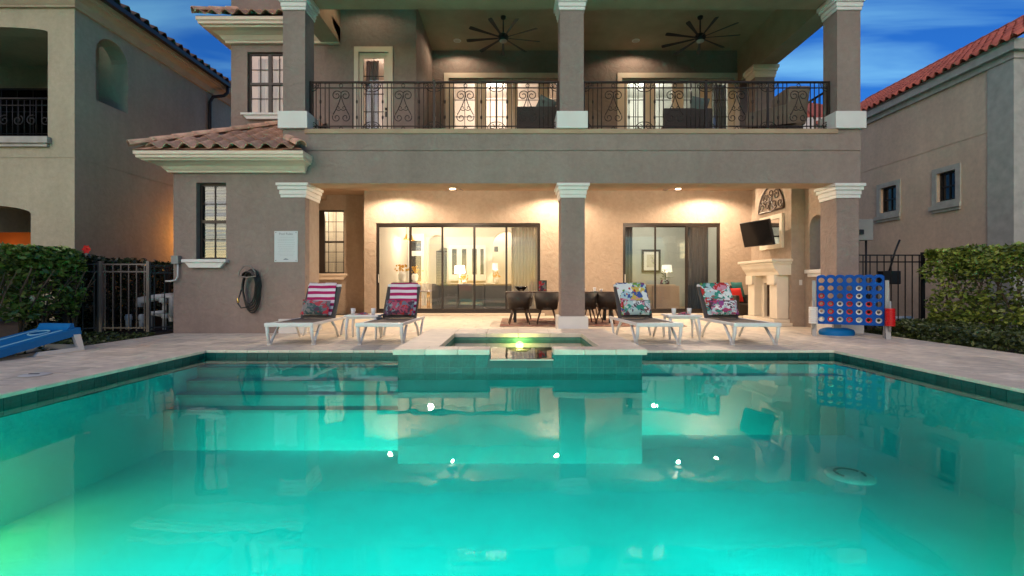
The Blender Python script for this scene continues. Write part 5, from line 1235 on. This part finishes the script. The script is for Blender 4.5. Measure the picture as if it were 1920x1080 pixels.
b.box(-bw_/2-.004, -bw_/2, -.05, .05, z0_, z0_+rows_*rh); b.box(bw_/2, bw_/2+.004, -.05, .05, z0_, z0_+rows_*rh); b.box(-bw_/2, bw_/2, -.045, .045, z0_-.02, z0_-.001)
b.build('board', M['blue'], GX, world=False)
for c_ in range(cols):
    cx = -bw_/2+(c_+.5)*cw; b = MB(); b.prism([(cx+cw*.46*math.cos(a_), z0_+rows_*rh+.001+.03*math.sin(a_)) for a_ in [i*math.pi/8 for i in range(9)]], -.045, .045, 'y'); b.build('column_top', M['blue'], GX, world=False)
disc = MB(); disc.lathe([(.026,-.012),(.060,-.014),(.066,0),(.060,.014),(.026,.012),(.026,-.012)], n=20); rot = Matrix.Rotation(R(90), 4, 'X'); disc.v = [tuple(rot @ Vector(p)) for p in disc.v]
DR = disc.mesh('disc_red', M['red_pl']); DW = disc.mesh('disc_white', M['white_pl'])
for c_, s in enumerate(['WWRR', 'RRR', 'WWW', 'RRRR', 'WWWWW', 'RRR', 'WW']):
    for r_, k in enumerate(s):
        o = bpy.data.objects.new('disc', DR if k == 'R' else DW); C.objects.link(o); o.parent = GX; o.location = (-bw_/2+(c_+.5)*cw, 0, z0_+(r_+.5)*rh); o['label'] = 'red ring' if k == 'R' else 'white ring'
for s in (-1, 1):
    x = s*(bw_/2+.045); b = MB(); b.box(x-.03, x+.03, -.03, .03, .10, 1.02, bev=.008); b.build('post', M['grey_pl'], GX, world=False)
    b = MB(); b.prism([(-.17, 0), (-.09, 0), (-.05, .14), (.05, .14), (.09, 0), (.17, 0), (.10, .22), (.04, .36), (-.04, .36), (-.10, .22)], x-.035, x+.035, 'x'); b.build('foot', M['grey_pl'], GX, world=False)
    b = MB(); b.tube([(x+s*.02, -.16, .14), (x+s*.02, -.16, .66)], .018, 8); b.box(x+s*.02-.015, x+s*.02+.015, -.16, -.03, .17, .20); b.build('ring_peg', M['grey_pl'], GX, world=False)
    b = MB(); rp = []
    for k in range(9): z = .23+k*.034; rp += [(.025, z), (.070, z), (.074, z+.012), (.074, z+.022), (.070, z+.032)]
    rp.append((.025, rp[-1][1])); b.lathe(rp, (x+s*.02, -.16, 0), 20); b.build('ring_stack', M['white_pl' if s < 0 else 'red_pl'], GX, world=False, label='stack of white rings on the peg' if s < 0 else 'stack of red rings on the peg')
t = thing('pole_stand', 'oval blue stand base with a grey post behind the game board', 'stand', (6.08, 9.02, 0))
b = MB(); b.lathe([(0,.13),(.20,.13),(.29,.10),(.31,.05),(.30,0)], (0,0,0), 28); b.v = [(p[0]*1.0, p[1]*.75, p[2]) for p in b.v]; b.build('base', M['blue_l'], t, world=False)
b = MB(); b.box(-.07, .07, -.03, .03, .12, .55, bev=.01); b.build('post', M['grey_pl'], t, world=False)

# ------------------------------------------------------------------ cornhole board
CB = thing('cornhole_board', 'blue plastic beanbag toss board with pale stripes and a raised white leg frame', 'yard game', (-6.22, 6.9, 0), R(-6))
# local: high end at y=0, low end at y=-1.25, x from -.62 to 0
tilt = math.atan2(.24, 1.25); XB = Matrix.Translation((0, 0, .33)) @ Matrix.Rotation(tilt, 4, 'X')
b = MB(); n = 24; hx_, hy_, hr = -.31, -.30, .10
ring = [(hx_+hr*math.cos(2*math.pi*i/n), hy_+hr*math.sin(2*math.pi*i/n)) for i in range(n)]
def sqp(i, x0, x1, y0, y1):
    a_ = 2*math.pi*i/n; dx, dy = math.cos(a_), math.sin(a_); ts = []
    if dx > 1e-9: ts.append((x1-hx_)/dx)
    if dx < -1e-9: ts.append((x0-hx_)/dx)
    if dy > 1e-9: ts.append((y1-hy_)/dy)
    if dy < -1e-9: ts.append((y0-hy_)/dy)
    k = min(ts); return (hx_+dx*k, hy_+dy*k)
sq = [sqp(i, -.62, 0, -1.25, 0) for i in range(n)]
for z in (0, -.03):
    b.add([tuple(XB @ Vector((p[0], p[1], z))) for p in ring+sq], [[i, (i+1) % n, n+(i+1) % n, n+i] for i in range(n)])
for cx, cy in ((-.62,0),(0,0),(0,-1.25),(-.62,-1.25)): pass
b.add([tuple(XB @ Vector((p[0], p[1], z))) for z in (0, -.03) for p in ring], [[i, (i+1) % n, n+(i+1) % n, n+i] for i in range(n)])
# corner fill of the deck (the fan misses the square's corners)
def cf(cx, cy, i0, i1):
    p0, p1 = sq[i0 % n], sq[i1 % n]; b.add([tuple(XB @ Vector((q[0], q[1], 0))) for q in (p0, (cx, cy), p1)], [[0,1,2]])
for i in range(n):
    p0, p1 = sq[i], sq[(i+1) % n]
    if abs(p0[0]-p1[0]) > 1e-6 and abs(p0[1]-p1[1]) > 1e-6:
        cx = p0[0] if abs(p0[0]+.62) < 1e-6 or abs(p0[0]) < 1e-6 else p1[0]; cy = p0[1] if abs(p0[1]+1.25) < 1e-6 or abs(p0[1]) < 1e-6 else p1[1]; cf(cx, cy, i, i+1)
for x0, x1, y0, y1 in ((-.62, -.595, -1.25, 0), (-.025, 0, -1.25, 0), (-.595, -.025, -1.25, -1.225), (-.595, -.025, -.025, 0)):
    b.box(x0, x1, y0, y1, -.10, -.001, xf=XB)
b.build('deck_panel', M['blue_l'], CB, world=False)
for x in (-.50, -.12): b2 = MB(); b2.box(x-.022, x+.022, -1.24, -.16, .001, .005, xf=XB); b2.build('stripe', M['stripe'], CB, world=False)
b2 = MB(); b2.tube([tuple(XB @ Vector((hx_+(hr+.012)*math.cos(a_), hy_+(hr+.012)*math.sin(a_), .006))) for a_ in [i*2*math.pi/24 for i in range(24)]], .008, 6, closed=True); b2.build('hole_rim', M['stripe'], CB, world=False)
b2 = MB(); b2.prism([(-.14,.002),(-.03,.002),(-.03,.07),(-.07,.075),(-.10,.03)], -.56, -.06, 'x', xf=XB); b2.build('carry_handle', M['blue_l'], CB, world=False)
b2 = MB()
for x in (-.60, -.04):
    b2.prism([(-.02,0),(.06,0),(.0,.235),(-.10,.235)], x, x+.045, 'x'); b2.prism([(-.60,0),(-.02,0),(-.02,.05),(-.55,.05)], x+.002, x+.043, 'x')
b2.box(-.554, -.041, -.02, .04, .02, .08); b2.build('leg_frame', M['white_pl'], CB, world=False)

# ------------------------------------------------------------------ neighbour house on the left
NL = thing('left_neighbour_house', 'olive stucco neighbour house with arched balcony openings on the left', 'house', (-9.5, 10.4, 0))
def lp(b, name, m, par=None, **k): return b.build(name, m, par or NL, **k)
X0, Y0 = -9.5, 10.4
b = MB(); b.wall(-16, X0, 0, 3.675, Y0, Y0+.4, [(-13.2, -10.45, 0, 2.70)]); b.arch(-13.2, -10.45, 2.48, 2.70, Y0, Y0+.4, rise=.20)
b.wall(-16, X0, 3.695, 7.0, Y0, Y0+.4, [(-13.0, -10.08, 4.13, 6.55)]); b.arch(-13.0, -10.08, 6.42, 6.55, Y0, Y0+.4, rise=.11)
b.box(-16, X0, Y0+.012, Y0+.4, 3.675, 3.695); lp(b, 'front_wall', M['nb_left'])
b = MB(); b.wall(Y0+.4, 17.6, 0, 3.675, X0-.4, X0, [], 'x'); b.wall(Y0+.4, 17.6, 3.695, 7.0, X0-.4, X0, [(10.93, 11.84, 5.15, 6.72)], 'x'); b.arch(10.93, 11.84, 6.25, 6.72, X0-.4, X0, 'x', .47)
b.box(X0-.4, X0-.012, Y0+.4, 17.6, 3.675, 3.695); b.wall(10.8, 12.0, 5.0, 6.9, X0-.75, X0-.72, [], 'x')
b.box(X0-.72, X0-.4, 11.84, 11.9, 5.1, 6.8); b.box(X0-.72, X0-.4, 10.85, 10.93, 5.1, 6.8); b.box(X0-.72, X0-.4, 10.93, 11.84, 5.08, 5.15); lp(b, 'side_wall', M['nb_left'])
b = MB(); b.box(-16, -10.0, 13.2, 13.4, 0, 7); b.box(-16, X0-.76, Y0+.4, 13.2, 3.55, 3.7); b.box(-16, X0-.76, Y0+.4, 13.2, 6.95, 7.05); lp(b, 'porch_wall', M['nb_left'])
b = MB(); b.box(-13.1, -10.0, Y0-.10, Y0-.002, 3.99, 4.13, bev=.012); b.box(-13.05, -10.05, Y0-.06, Y0-.002, 3.92, 3.985, bev=.01); lp(b, 'balcony_sill', M['nb_trim'])
b = MB()
for o_, h_ in PROF: pass
st_ = [[(-16, Y0-.34*o_, 6.93+.41*h_), (X0+.34*o_, Y0-.34*o_, 6.93+.41*h_), (X0+.34*o_, 17.6, 6.93+.41*h_)] for o_, h_ in PROF[:-1]]
for i in range(len(st_)-1):
    for j in range(2): b.add([st_[i][j], st_[i][j+1], st_[i+1][j+1], st_[i+1][j]], [[0,1,2,3]])
lp(b, 'eave_moulding', mat('nb_eave', (0.50, 0.42, 0.30), .8, bump=.2))
b = MB(); b.box(X0+.345, X0+.47, Y0-.45, 15.4, 7.24, 7.36, bev=.02); b.box(-16, X0+.34, Y0-.47, Y0-.345, 7.24, 7.36, bev=.02); lp(b, 'gutter', M['bronze'])
b = MB(); b.tube([(X0+.40, 15.3, 7.26), (X0+.40, 15.3, 7.05), (X0+.34, 15.2, 6.92), (X0+.12, 15.0, 6.80), (X0+.06, 14.95, 6.62), (X0+.06, 14.95, .1)], .05, 8); lp(b, 'downspout', M['bronze'])
rf = MB(); sl2 = R(23); W_ = 6.0
rf.add([(X0+.42, Y0-.45, 7.34), (X0+.42, 15.4, 7.34), (X0+.42-W_*.5, 15.4-W_*.5*0, 7.34+W_*.5*math.tan(sl2)), (X0+.42-W_*.5, Y0-.45+W_*.5, 7.34+W_*.5*math.tan(sl2))], [[0,1,2,3]])
rf.add([(X0+.42, 15.4, 7.34), (-16, 15.4, 7.34), (X0+.42-3, 15.4, 8.6)], [[0,1,2]]); rf = lp(rf, 'roof', M['tile_roof_l'])
tiles(rf, TM_L, (X0+.46, Y0-.45, 7.36), (0, 1, 0), (-math.cos(sl2), 0, math.sin(sl2)), 20, 5, lambda a, c: a > c-.1)
b = MB(); b.tube([(-13, Y0+.2, 5.05), (-10.1, Y0+.2, 5.05)], .025, 6); b.tube([(-13, Y0+.2, 4.22), (-10.1, Y0+.2, 4.22)], .018, 6); b.tube([(-13, Y0+.2, 4.90), (-10.1, Y0+.2, 4.90)], .014, 6); lr = lp(b, 'balcony_rail', M['black'])
pk = MB(); pk.tube([(0,0,0),(0,0,.85)], .010, 5); PK = pk.mesh('picket', M['black'])
for i in range(22): inst(PK, 'picket', lr, Matrix.Translation((-10.14-i*.13, Y0+.2, 4.2)))
for k in range(8):
    b = MB(); b.tube(spiral(-10.3-k*.30, 4.56, .12, R(60), 1.4, Y0+.17, sgn=1 if k % 2 else -1), .012, 5); b.build('scroll', M['black'], lr)
window(-13.9, -12.15, 3.72, 6.1, 12.6, ('bronze', 'dimglass'), 4, 4, False, NL, 'balcony_window')
curtain(-13.85, -13.2, 3.75, 6.0, 12.85, 'sheer', waves=4, label='pale drape behind the left neighbour balcony window'); curtain(-12.9, -12.25, 3.75, 6.0, 12.85, 'sheer', waves=3, label='second pale drape behind the left neighbour balcony window, nearer its corner')
b = MB(); b.box(-14.5, -12.2, 12.3, 12.35, 1.95, 2.28); o = b.build('lit_shade', M['orange_awning']); tag(o, 'orange lit shade inside the lower arch of the left neighbour house', 'shade')
light('porch_lamp', 'POINT', (-12.9, 11.7, 1.7), 2.5, (1, .45, .12), .1, parent=NL)
t = thing('wall_lantern', 'wall lantern glowing orange in the side passage beside the left neighbour', 'lantern', (-9.40, 14.2, 2.4))
b = MB(); b.box(-9.495, -9.46, 14.15, 14.25, 2.4, 2.7); b.build('bracket', M['black'], t); b = MB(); b.lathe([(0,0),(.05,.02),(.07,.18),(0,.22)], (-9.38, 14.2, 2.42), 10); b.build('lantern_glass', M['lampshade_dim'], t)
light('lantern_bulb', 'POINT', (-9.15, 14.2, 2.3), 35, (1, .36, .06), .05, parent=t)

# ------------------------------------------------------------------ neighbour house on the right
NR = thing('right_neighbour_house', 'sand stucco neighbour house with red tile roof and two small windows', 'house', (10.9, 10.5, 0))
def rp_(b, name, m, par=None, **k): return b.build(name, m, par or NR, **k)
X1, Y1 = 10.9, 10.45
holes = [(11.80, 12.33, 3.05, 3.78), (13.62, 14.22, 3.05, 3.78)]
b = MB(); b.wall(Y1, 22, 0, 4.42, X1, X1+.3, holes, 'x'); b.wall(Y1, 22, 4.44, 5.86, X1, X1+.3, [], 'x'); b.box(X1+.012, X1+.3, Y1, 22, 4.42, 4.44); b.box(X1+.3, 18, Y1, Y1+.3, 0, 5.86); rp_(b, 'side_wall', M['nb_right'])
b = MB(); b.box(X1-.03, X1+.45, Y1-.03, Y1+.55, 0, 5.86); rp_(b, 'corner_quoin', M['nb_trim'])
b = MB(); b.box(X1-.06, X1+.3, Y1-.06, 22, 5.86, 6.0); b.box(X1-.17, X1+.3, Y1-.17, 22, 6.0, 6.235); rp_(b, 'fascia', M['nb_trim'])
for (a_, c_, z0, z1) in holes:
    b = MB(); b.wall(a_-.13, c_+.13, z0-.10, z1+.13, X1-.035, X1-.002, [(a_, c_, z0, z1)], 'x'); b.box(X1-.09, X1-.036, a_-.17, c_+.17, z0-.20, z0-.10); b.box(X1-.05, X1-.002, a_-.12, c_+.12, z0-.27, z0-.201); s_ = rp_(b, 'window_surround', M['nb_trim'])
    b = MB(); b.wall(a_+.01, c_-.01, z0+.01, z1-.01, X1+.06, X1+.10, [(a_+.05, c_-.05, z0+.05, z1-.05)], 'x'); b.box(X1+.07, X1+.09, (a_+c_)/2-.015, (a_+c_)/2+.015, z0+.05, z1-.05); b.box(X1+.071, X1+.089, a_+.05, c_-.05, (z0+z1)/2-.02, (z0+z1)/2+.02)
    f_ = rp_(b, 'window', M['black']); b = MB(); b.box(X1+.095, X1+.10, a_+.05, c_-.05, z0+.05, z1-.05); b.build('glass_pane', M['screen'], f_)
sl3 = R(31); rw = 3.7
rf = MB(); rf.add([(X1-.2, Y1-.3, 6.19), (X1-.2, 19, 6.19), (X1-.2+rw*math.cos(sl3), 19+0, 6.19+rw*math.sin(sl3)), (X1-.2+rw*math.cos(sl3), Y1-.3, 6.19+rw*math.sin(sl3))], [[0,1,2,3]]); rf = rp_(rf, 'roof', M['tile_roof_r'])
tiles(rf, TM_R, (X1-.24, Y1-.3, 6.20), (0, 1, 0), (math.cos(sl3), 0, math.sin(sl3)), 38, 13, lambda a, c: a > c*0.0, du=.23, dv=.29, cap=290, mat_=M['tile_roof_r'])
hip(rf, (X1-.2+rw*math.cos(sl3), Y1-.3, 6.25+rw*math.sin(sl3)), (X1-.2+rw*math.cos(sl3), 19, 6.25+rw*math.sin(sl3)), M['tile_roof_r'], name='ridge_tile')
# far house behind
FH = thing('far_house', 'pale house with a red hipped roof seen past the balcony corner', 'house', (12, 20, 0))
b = MB(); b.box(9.0, 14.0, 20, 24, 0, 7.9); b.build('wall', M['farwall'], FH)
rf2 = MB(); rf2.add([(12.6, 18.6, 6.6), (19.5, 18.6, 6.6), (16.5, 22, 8.8), (13.0, 22, 9.4), (12.6, 24, 6.6)], [[0,1,2,3],[0,3,4]]); rf2 = rf2.build('roof', M['tile_roof_r'], FH)
tiles(rf2, TM_R, (12.6, 18.58, 6.62), (1, 0, 0), (0, math.cos(R(36)), math.sin(R(36))), 29, 11, lambda a, c: True, du=.23, dv=.29, cap=200, mat_=M['tile_roof_r'])
# meter box & electrics between the houses
t = thing('meter_box', 'grey electric meter box hung behind the right house corner', 'meter box', (7.4, 10.2, 1.9))
b = MB(); b.box(7.24, 7.58, 10.1, 10.3, 1.88, 2.32, bev=.01); b.build('cabinet', M['grey_box'], t); b = MB(); b.tube([(7.32,10.2,1.88),(7.32,10.2,0)], .03, 8); b.tube([(7.50,10.2,1.88),(7.50,10.2,0)], .02, 8); b.build('conduit', M['black'], t); b = MB(); b.box(7.26, 7.36, 10.06, 10.10, 2.0, 2.1, bev=.01); b.build('dial', M['black'], t)
t = thing('pool_pump', 'pool pump and white filter pipes behind the right gate', 'pump', (8.1, 10.9, 0))
b = MB(); b.lathe([(.18,0),(.20,.05),(.20,.62),(.12,.72),(0,.74)], (7.95,11.0,.05), 16); b.build('tank', M['black'], t)
b = MB(); b.tube([(8.35,10.8,0),(8.35,10.8,.62),(8.35,10.8,.9)], .06, 10); b.lathe([(.10,0),(.10,.3),(.07,.36)], (8.35,10.8,.55), 12); b.tube([(8.0,10.7,.2),(8.9,10.7,.2)], .04, 8); b.build('pipe', M['pvc'], t)
b = MB(); b.box(8.25, 8.65, 10.7, 10.9, .95, 1.25, bev=.02); b.tube([(8.45,10.8,1.2),(8.6,10.8,1.7),(8.7,10.8,1.95)], .02, 6); b.build('timer', M['black'], t)

# ------------------------------------------------------------------ fences
def fence(p0, p1, h, nposts, npk, label, m='black'):
    p0, p1 = Vector(p0), Vector(p1); L_ = (p1-p0).length; a_ = math.atan2(p1.y-p0.y, p1.x-p0.x)
    t = thing('metal_fence', label, 'fence', tuple(p0), a_)
    for z in (h-.03, h-.17, .12):
        b = MB(); b.box(0, L_, -.013, .013, z-.013, z+.013); b.build('rail', M[m], t, world=False)
    for i in range(nposts): x = L_*i/(nposts-1); b = MB(); b.box(x-.028, x+.028, -.028, .028, -.06, h+.03); b.build('post', M[m], t, world=False)
    pm = MB(); pm.box(-.008, .008, -.008, .008, .06, h-.02); me = pm.mesh('picket', M[m])
    for i in range(npk): o = bpy.data.objects.new('picket', me); C.objects.link(o); o.parent = t; o.location = (L_*(i+.5)/npk, 0, 0)
    return t
fence((-7.85, 9.15, 0), (-6.95, 9.15, 0), 1.36, 2, 6, 'black metal fence gate beside the left house corner, pipes behind it', 'galv')
fence((-6.95, 9.16, 0), (-6.60, 9.5, 0), 1.34, 2, 3, 'short black fence return joining the left house corner')
fence((-8.3, 8.9, 0), (-7.88, 9.15, 0), 1.36, 2, 3, 'dark fence section between the left hedge and the gate')
fence((-8.05, 9.3, 0), (-8.05, 15, 0), 1.36, 4, 36, 'black fence running back along the side passage')
fence((7.0, 9.9, 0), (8.45, 9.9, 0), 1.58, 2, 10, 'black metal gate between the game board and the right hedge')
# pipes on the left
t = thing('pool_equipment', 'white pool pipes and valves behind the left gate', 'pool equipment', (-7.3, 9.9, 0))
for pts, r_ in (([(-7.93,9.9,0.02),(-7.93,9.9,0.33)], .055), ([(-7.70,9.95,0.04),(-7.70,9.95,0.33)], .05), ([(-7.48,9.9,0.00),(-7.48,9.9,0.36),(-7.18,9.9,0.37)], .05), ([(-7.78,10.0,0.48),(-7.78,10.0,0.61),(-7.43,10.0,0.67),(-7.08,10.0,0.70)], .075), ([(-7.00,9.85,0.27),(-7.00,9.85,0.69),(-7.18,9.85,0.70)], .06), ([(-7.33,10.1,0.00),(-7.33,10.1,0.66)], .045), ([(-7.48,9.9,0.34),(-7.08,9.95,0.30)], .04)):
    b = MB(); b.tube(pts, r_, 10); b.lathe([(r_*1.15,0),(r_*1.25,.02),(r_*1.25,.07),(r_*1.15,.09)], (pts[-1][0], pts[-1][1], pts[-1][2]-.12), 10); b.build('pipe', M['pvc'], t)
b = MB(); b.lathe([(.17,0),(.2,.05),(.2,.5),(.12,.6),(0,.62)], (-7.18,10.3,0.00), 16); b.build('filter_tank', M['dark_green'], t)
b = MB(); b.box(-7.9, -7.6, 10.15, 10.5, 0, .35, bev=.03); b.build('pump_motor', M['black'], t)

# ------------------------------------------------------------------ hedges (leaf clouds + twigs)
def leaves(name, mats, boxes, n, size, parent=None, seed=1, density=None, stretch=1.5, **k):
    r_ = np.random.default_rng(seed); vols = np.array([(b[1]-b[0])*(b[3]-b[2])*(b[5]-b[4]) for b in boxes]); pick = r_.choice(len(boxes), n, p=vols/vols.sum()); B = np.array(boxes)[pick]
    u = r_.random((n, 3)); u = np.where(r_.random((n, 1)) < .7, .5+.5*np.sign(u-.5)*np.abs(2*u-1)**.45, u)
    p = np.stack([B[:,0]+(B[:,1]-B[:,0])*u[:,0], B[:,2]+(B[:,3]-B[:,2])*u[:,1], B[:,4]+(B[:,5]-B[:,4])*u[:,2]], 1)
    # lumpy outline
    lump = .05*(np.sin(p[:,1]*7.3+p[:,2]*5)+np.sin(p[:,0]*9.1+p[:,1]*3.7)+np.sin(p[:,2]*11+p[:,0]*4)); lump = lump*.4; p += (p-np.array([[(b[0]+b[1])/2,(b[2]+b[3])/2,(b[4]+b[5])/2] for b in boxes])[pick])*lump[:,None]*1.2
    if density is not None:
        keep = density(p, r_); p = p[keep]; n = len(p)
    d = r_.normal(size=(n,3)); d[:,2] *= .6; d /= np.linalg.norm(d,axis=1)[:,None]; e = np.cross(d, r_.normal(size=(n,3))); e /= np.linalg.norm(e,axis=1)[:,None]
    s = size*(.6+.8*r_.random((n,1))); nrm = np.cross(d, e)
    v = np.stack([p-d*s*stretch*.5, p+e*s*.42+nrm*s*.12, p+d*s*stretch*.6, p-e*s*.42+nrm*s*.12], 1).reshape(-1,3)
    if parent is not None: v = v - np.array(wloc(parent))
    me = bpy.data.meshes.new(name); me.vertices.add(len(v)); me.vertices.foreach_set('co', v.ravel()); me.loops.add(n*4); me.loops.foreach_set('vertex_index', np.arange(n*4)); me.polygons.add(n); me.polygons.foreach_set('loop_start', np.arange(0, n*4, 4)); me.polygons.foreach_set('loop_total', np.full(n, 4)); me.update(calc_edges=True); me.materials.append(mats)
    o = bpy.data.objects.new(name, me); C.objects.link(o); o.parent = parent
    for a_, c_ in k.items(): o[a_] = c_
    return o
def twigs(parent, roots, z1, m='bark', spread=.45, seed=3, r0=.018):
    r_ = random.Random(seed)
    for (x, y) in roots:
        b = MB()
        for k in range(5):
            a_ = r_.uniform(0, 6.28); s = r_.uniform(.3, 1)*spread; pts = [(x, y, -.05), (x+.2*s*math.cos(a_), y+.2*s*math.sin(a_), z1*.3), (x+.65*s*math.cos(a_), y+.65*s*math.sin(a_), z1*.65), (x+s*math.cos(a_+.3), y+s*math.sin(a_+.3), z1*r_.uniform(.85, .98))]
            b.tube(pts, [r0, r0*.8, r0*.55, r0*.25], 6)
            q = Vector(pts[2]); b.tube([q, q+Vector((r_.uniform(-.2,.2), r_.uniform(-.2,.2), .2))], [r0*.4, r0*.2], 5)
        b.build('stem', M[m], parent)
def flower(x, y, z, label, col='red_fab', s=.07):
    b = MB()
    for k in range(6):
        a_ = k*math.pi/3; d = Vector((math.cos(a_), -.3, math.sin(a_)))*s; e = Vector((-math.sin(a_), 0, math.cos(a_)))*s*.5; c = Vector((x, y, z))
        b.add([c, c+d*.6+e, c+d*1.1, c+d*.6-e], [[0,1,2,3]])
    b.tube([(x, y, z), (x+.01, y-.04, z+.02)], .006, 5); o = b.build('flower', M[col]); tag(o, label, 'flower')
t = thing('left_hedge', 'broad glossy leaved hedge on bare stems behind the beanbag board', 'hedge', (-8.6, 7.5, 0))
def dens_l(p, r_):
    z = p[:,2]; return r_.random(len(p)) < np.clip((z-.35+.25*np.sin(p[:,1]*5)+.2*np.sin(p[:,0]*7))/.5, .04, 1)
leaves('foliage', M['leaf_l'], [(-9.3,-7.95,4.6,9.0,.35,1.60)], 26000, .062, t, 5, dens_l, kind='stuff')
twigs(t, [(-8.2+random.uniform(-.2,.2), 5.4+i*.5) for i in range(8)], 1.3, seed=4)
t = thing('dark_side_hedge', 'dark leaved hedge behind the left fence', 'hedge', (-8.9, 10.5, 0))
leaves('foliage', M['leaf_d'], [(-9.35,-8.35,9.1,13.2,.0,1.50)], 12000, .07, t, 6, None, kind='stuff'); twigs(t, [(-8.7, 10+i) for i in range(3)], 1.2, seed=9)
flower(-7.92, 8.93, 1.60, 'pink red hibiscus bloom at the top right corner of the left hedge', 'red_fab', .08); flower(-7.9, 7.9, .72, 'pale pink bloom low in the left hedge among the stems', 'bead', .05)
t = thing('right_hedge', 'tall yellow green hedge with gaps showing the wall behind', 'hedge', (8.9, 7, 0))
def dens_r(p, r_):
    z = p[:,2]; h_ = np.sin(p[:,1]*6.5)*np.sin(z*8+p[:,1]*3); return r_.random(len(p)) < np.clip(.55+.5*(z-.7)+.25*h_, .25, 1)
leaves('foliage', M['leaf_r'], [(8.25,9.1,3.0,9.75,.22,1.62)], 30000, .055, t, 7, dens_r, kind='stuff'); twigs(t, [(8.55+random.uniform(-.15,.15), 4+i*.42) for i in range(14)], 1.45, seed=5, r0=.014)
flower(8.22, 6.9, 1.66, 'red bloom on top of the right hedge near its front end', 'red_fab', .08)
t = leaves('ground_cover', M['leaf_g'], [(6.96,8.35,3.0,9.6,-.05,.25)], 15000, .045, None, 8, None, kind='stuff'); t['label'] = 'low dark ground cover along the right edge of the deck'
t = leaves('bed_litter', M['leaf_g'], [(-8.0,-6.66,5.0,9.1,-.06,.05)], 3000, .04, None, 9, None, kind='stuff'); t['label'] = 'leaf litter and low plants in the left bed'

# ------------------------------------------------------------------ balcony furniture
def sofa(x, y, w_, label, cm='cush'):
    t = thing('balcony_sofa', label, 'sofa', (x, y, 3.94), 0)
    b = MB(); b.box(-w_/2, w_/2, -.35, .35, .12, .36, bev=.03); b.build('base', M['wicker'], t, world=False)
    b = MB(); b.box(-w_/2, w_/2, -.44, -.34, .12, .78, bev=.03); b.build('backrest', M['wicker'], t, world=False)
    for i in range(2): b = MB(); b.box(-w_/2+.05+i*(w_/2-.05), -w_/2+i*(w_/2-.05)+(w_/2-.06)+.05, -.32, .34, .361, .48, bev=.04); b.build('seat_cushion', M[cm], t, world=False)
    for s in (-1, 1):
        for yy in (-.36, .3): b = MB(); b.box(s*(w_/2-.05)-.02, s*(w_/2-.05)+.02, yy-.02, yy+.02, .02, .12); b.build('leg', M['black'], t, world=False)
sofa(.55, 10.6, .95, 'low dark balcony seat behind the railing left of the middle column'); sofa(3.75, 10.7, 1.05, 'low dark balcony seat behind the railing in front of the upper bedroom doors')
pillow(.70, 10.25, 4.76, .40, .34, .12, 'cushg', 'grey pillow leaning on the balcony seat beside the middle column', R(15), 0, R(25)); pillow(4.0, 10.30, 4.78, .38, .34, .12, 'cushg', 'grey green pillow leaning on the balcony seat before the upper bedroom', R(15), 0, R(8))
t = thing('balcony_lounge_chair', 'large taupe cushioned chair turned sideways at the right end of the balcony', 'chair', (5.85, 10.5, 3.94), R(0))
b = MB(); b.box(-.75, .3, -.34, .34, .18, .36, bev=.03); b.build('frame', M['wicker'], t, world=False)
b = MB(); b.box(-.75, .3, -.32, .32, .361, .50, bev=.05); b.build('seat_cushion', M['cush'], t, world=False)
b = MB(); b.box(.0, .46, -.34, .34, .40, 1.22, bev=.06); b.v = [(p[0]+(p[2]-.4)*.12-.1, p[1], p[2]) for p in b.v]; b.build('back_cushion', M['cush'], t, world=False)
b = MB(); b.prism([(-.95,.30),(.1,.40),(.1,.85),(-.15,.78),(-.95,.60)], -.42, -.35, 'y'); b.build('side_arm', M['cush'], t, world=False)
for x in (-.7, .25):
    for yy in (-.3, .3): b = MB(); b.box(x-.02, x+.02, yy-.02, yy+.02, .02, .18); b.build('leg', M['black'], t, world=False)
print('triangles ~', sum(len(o.data.polygons)*2 for o in bpy.data.objects if o.type == 'MESH'), 'objects', len(bpy.data.objects))
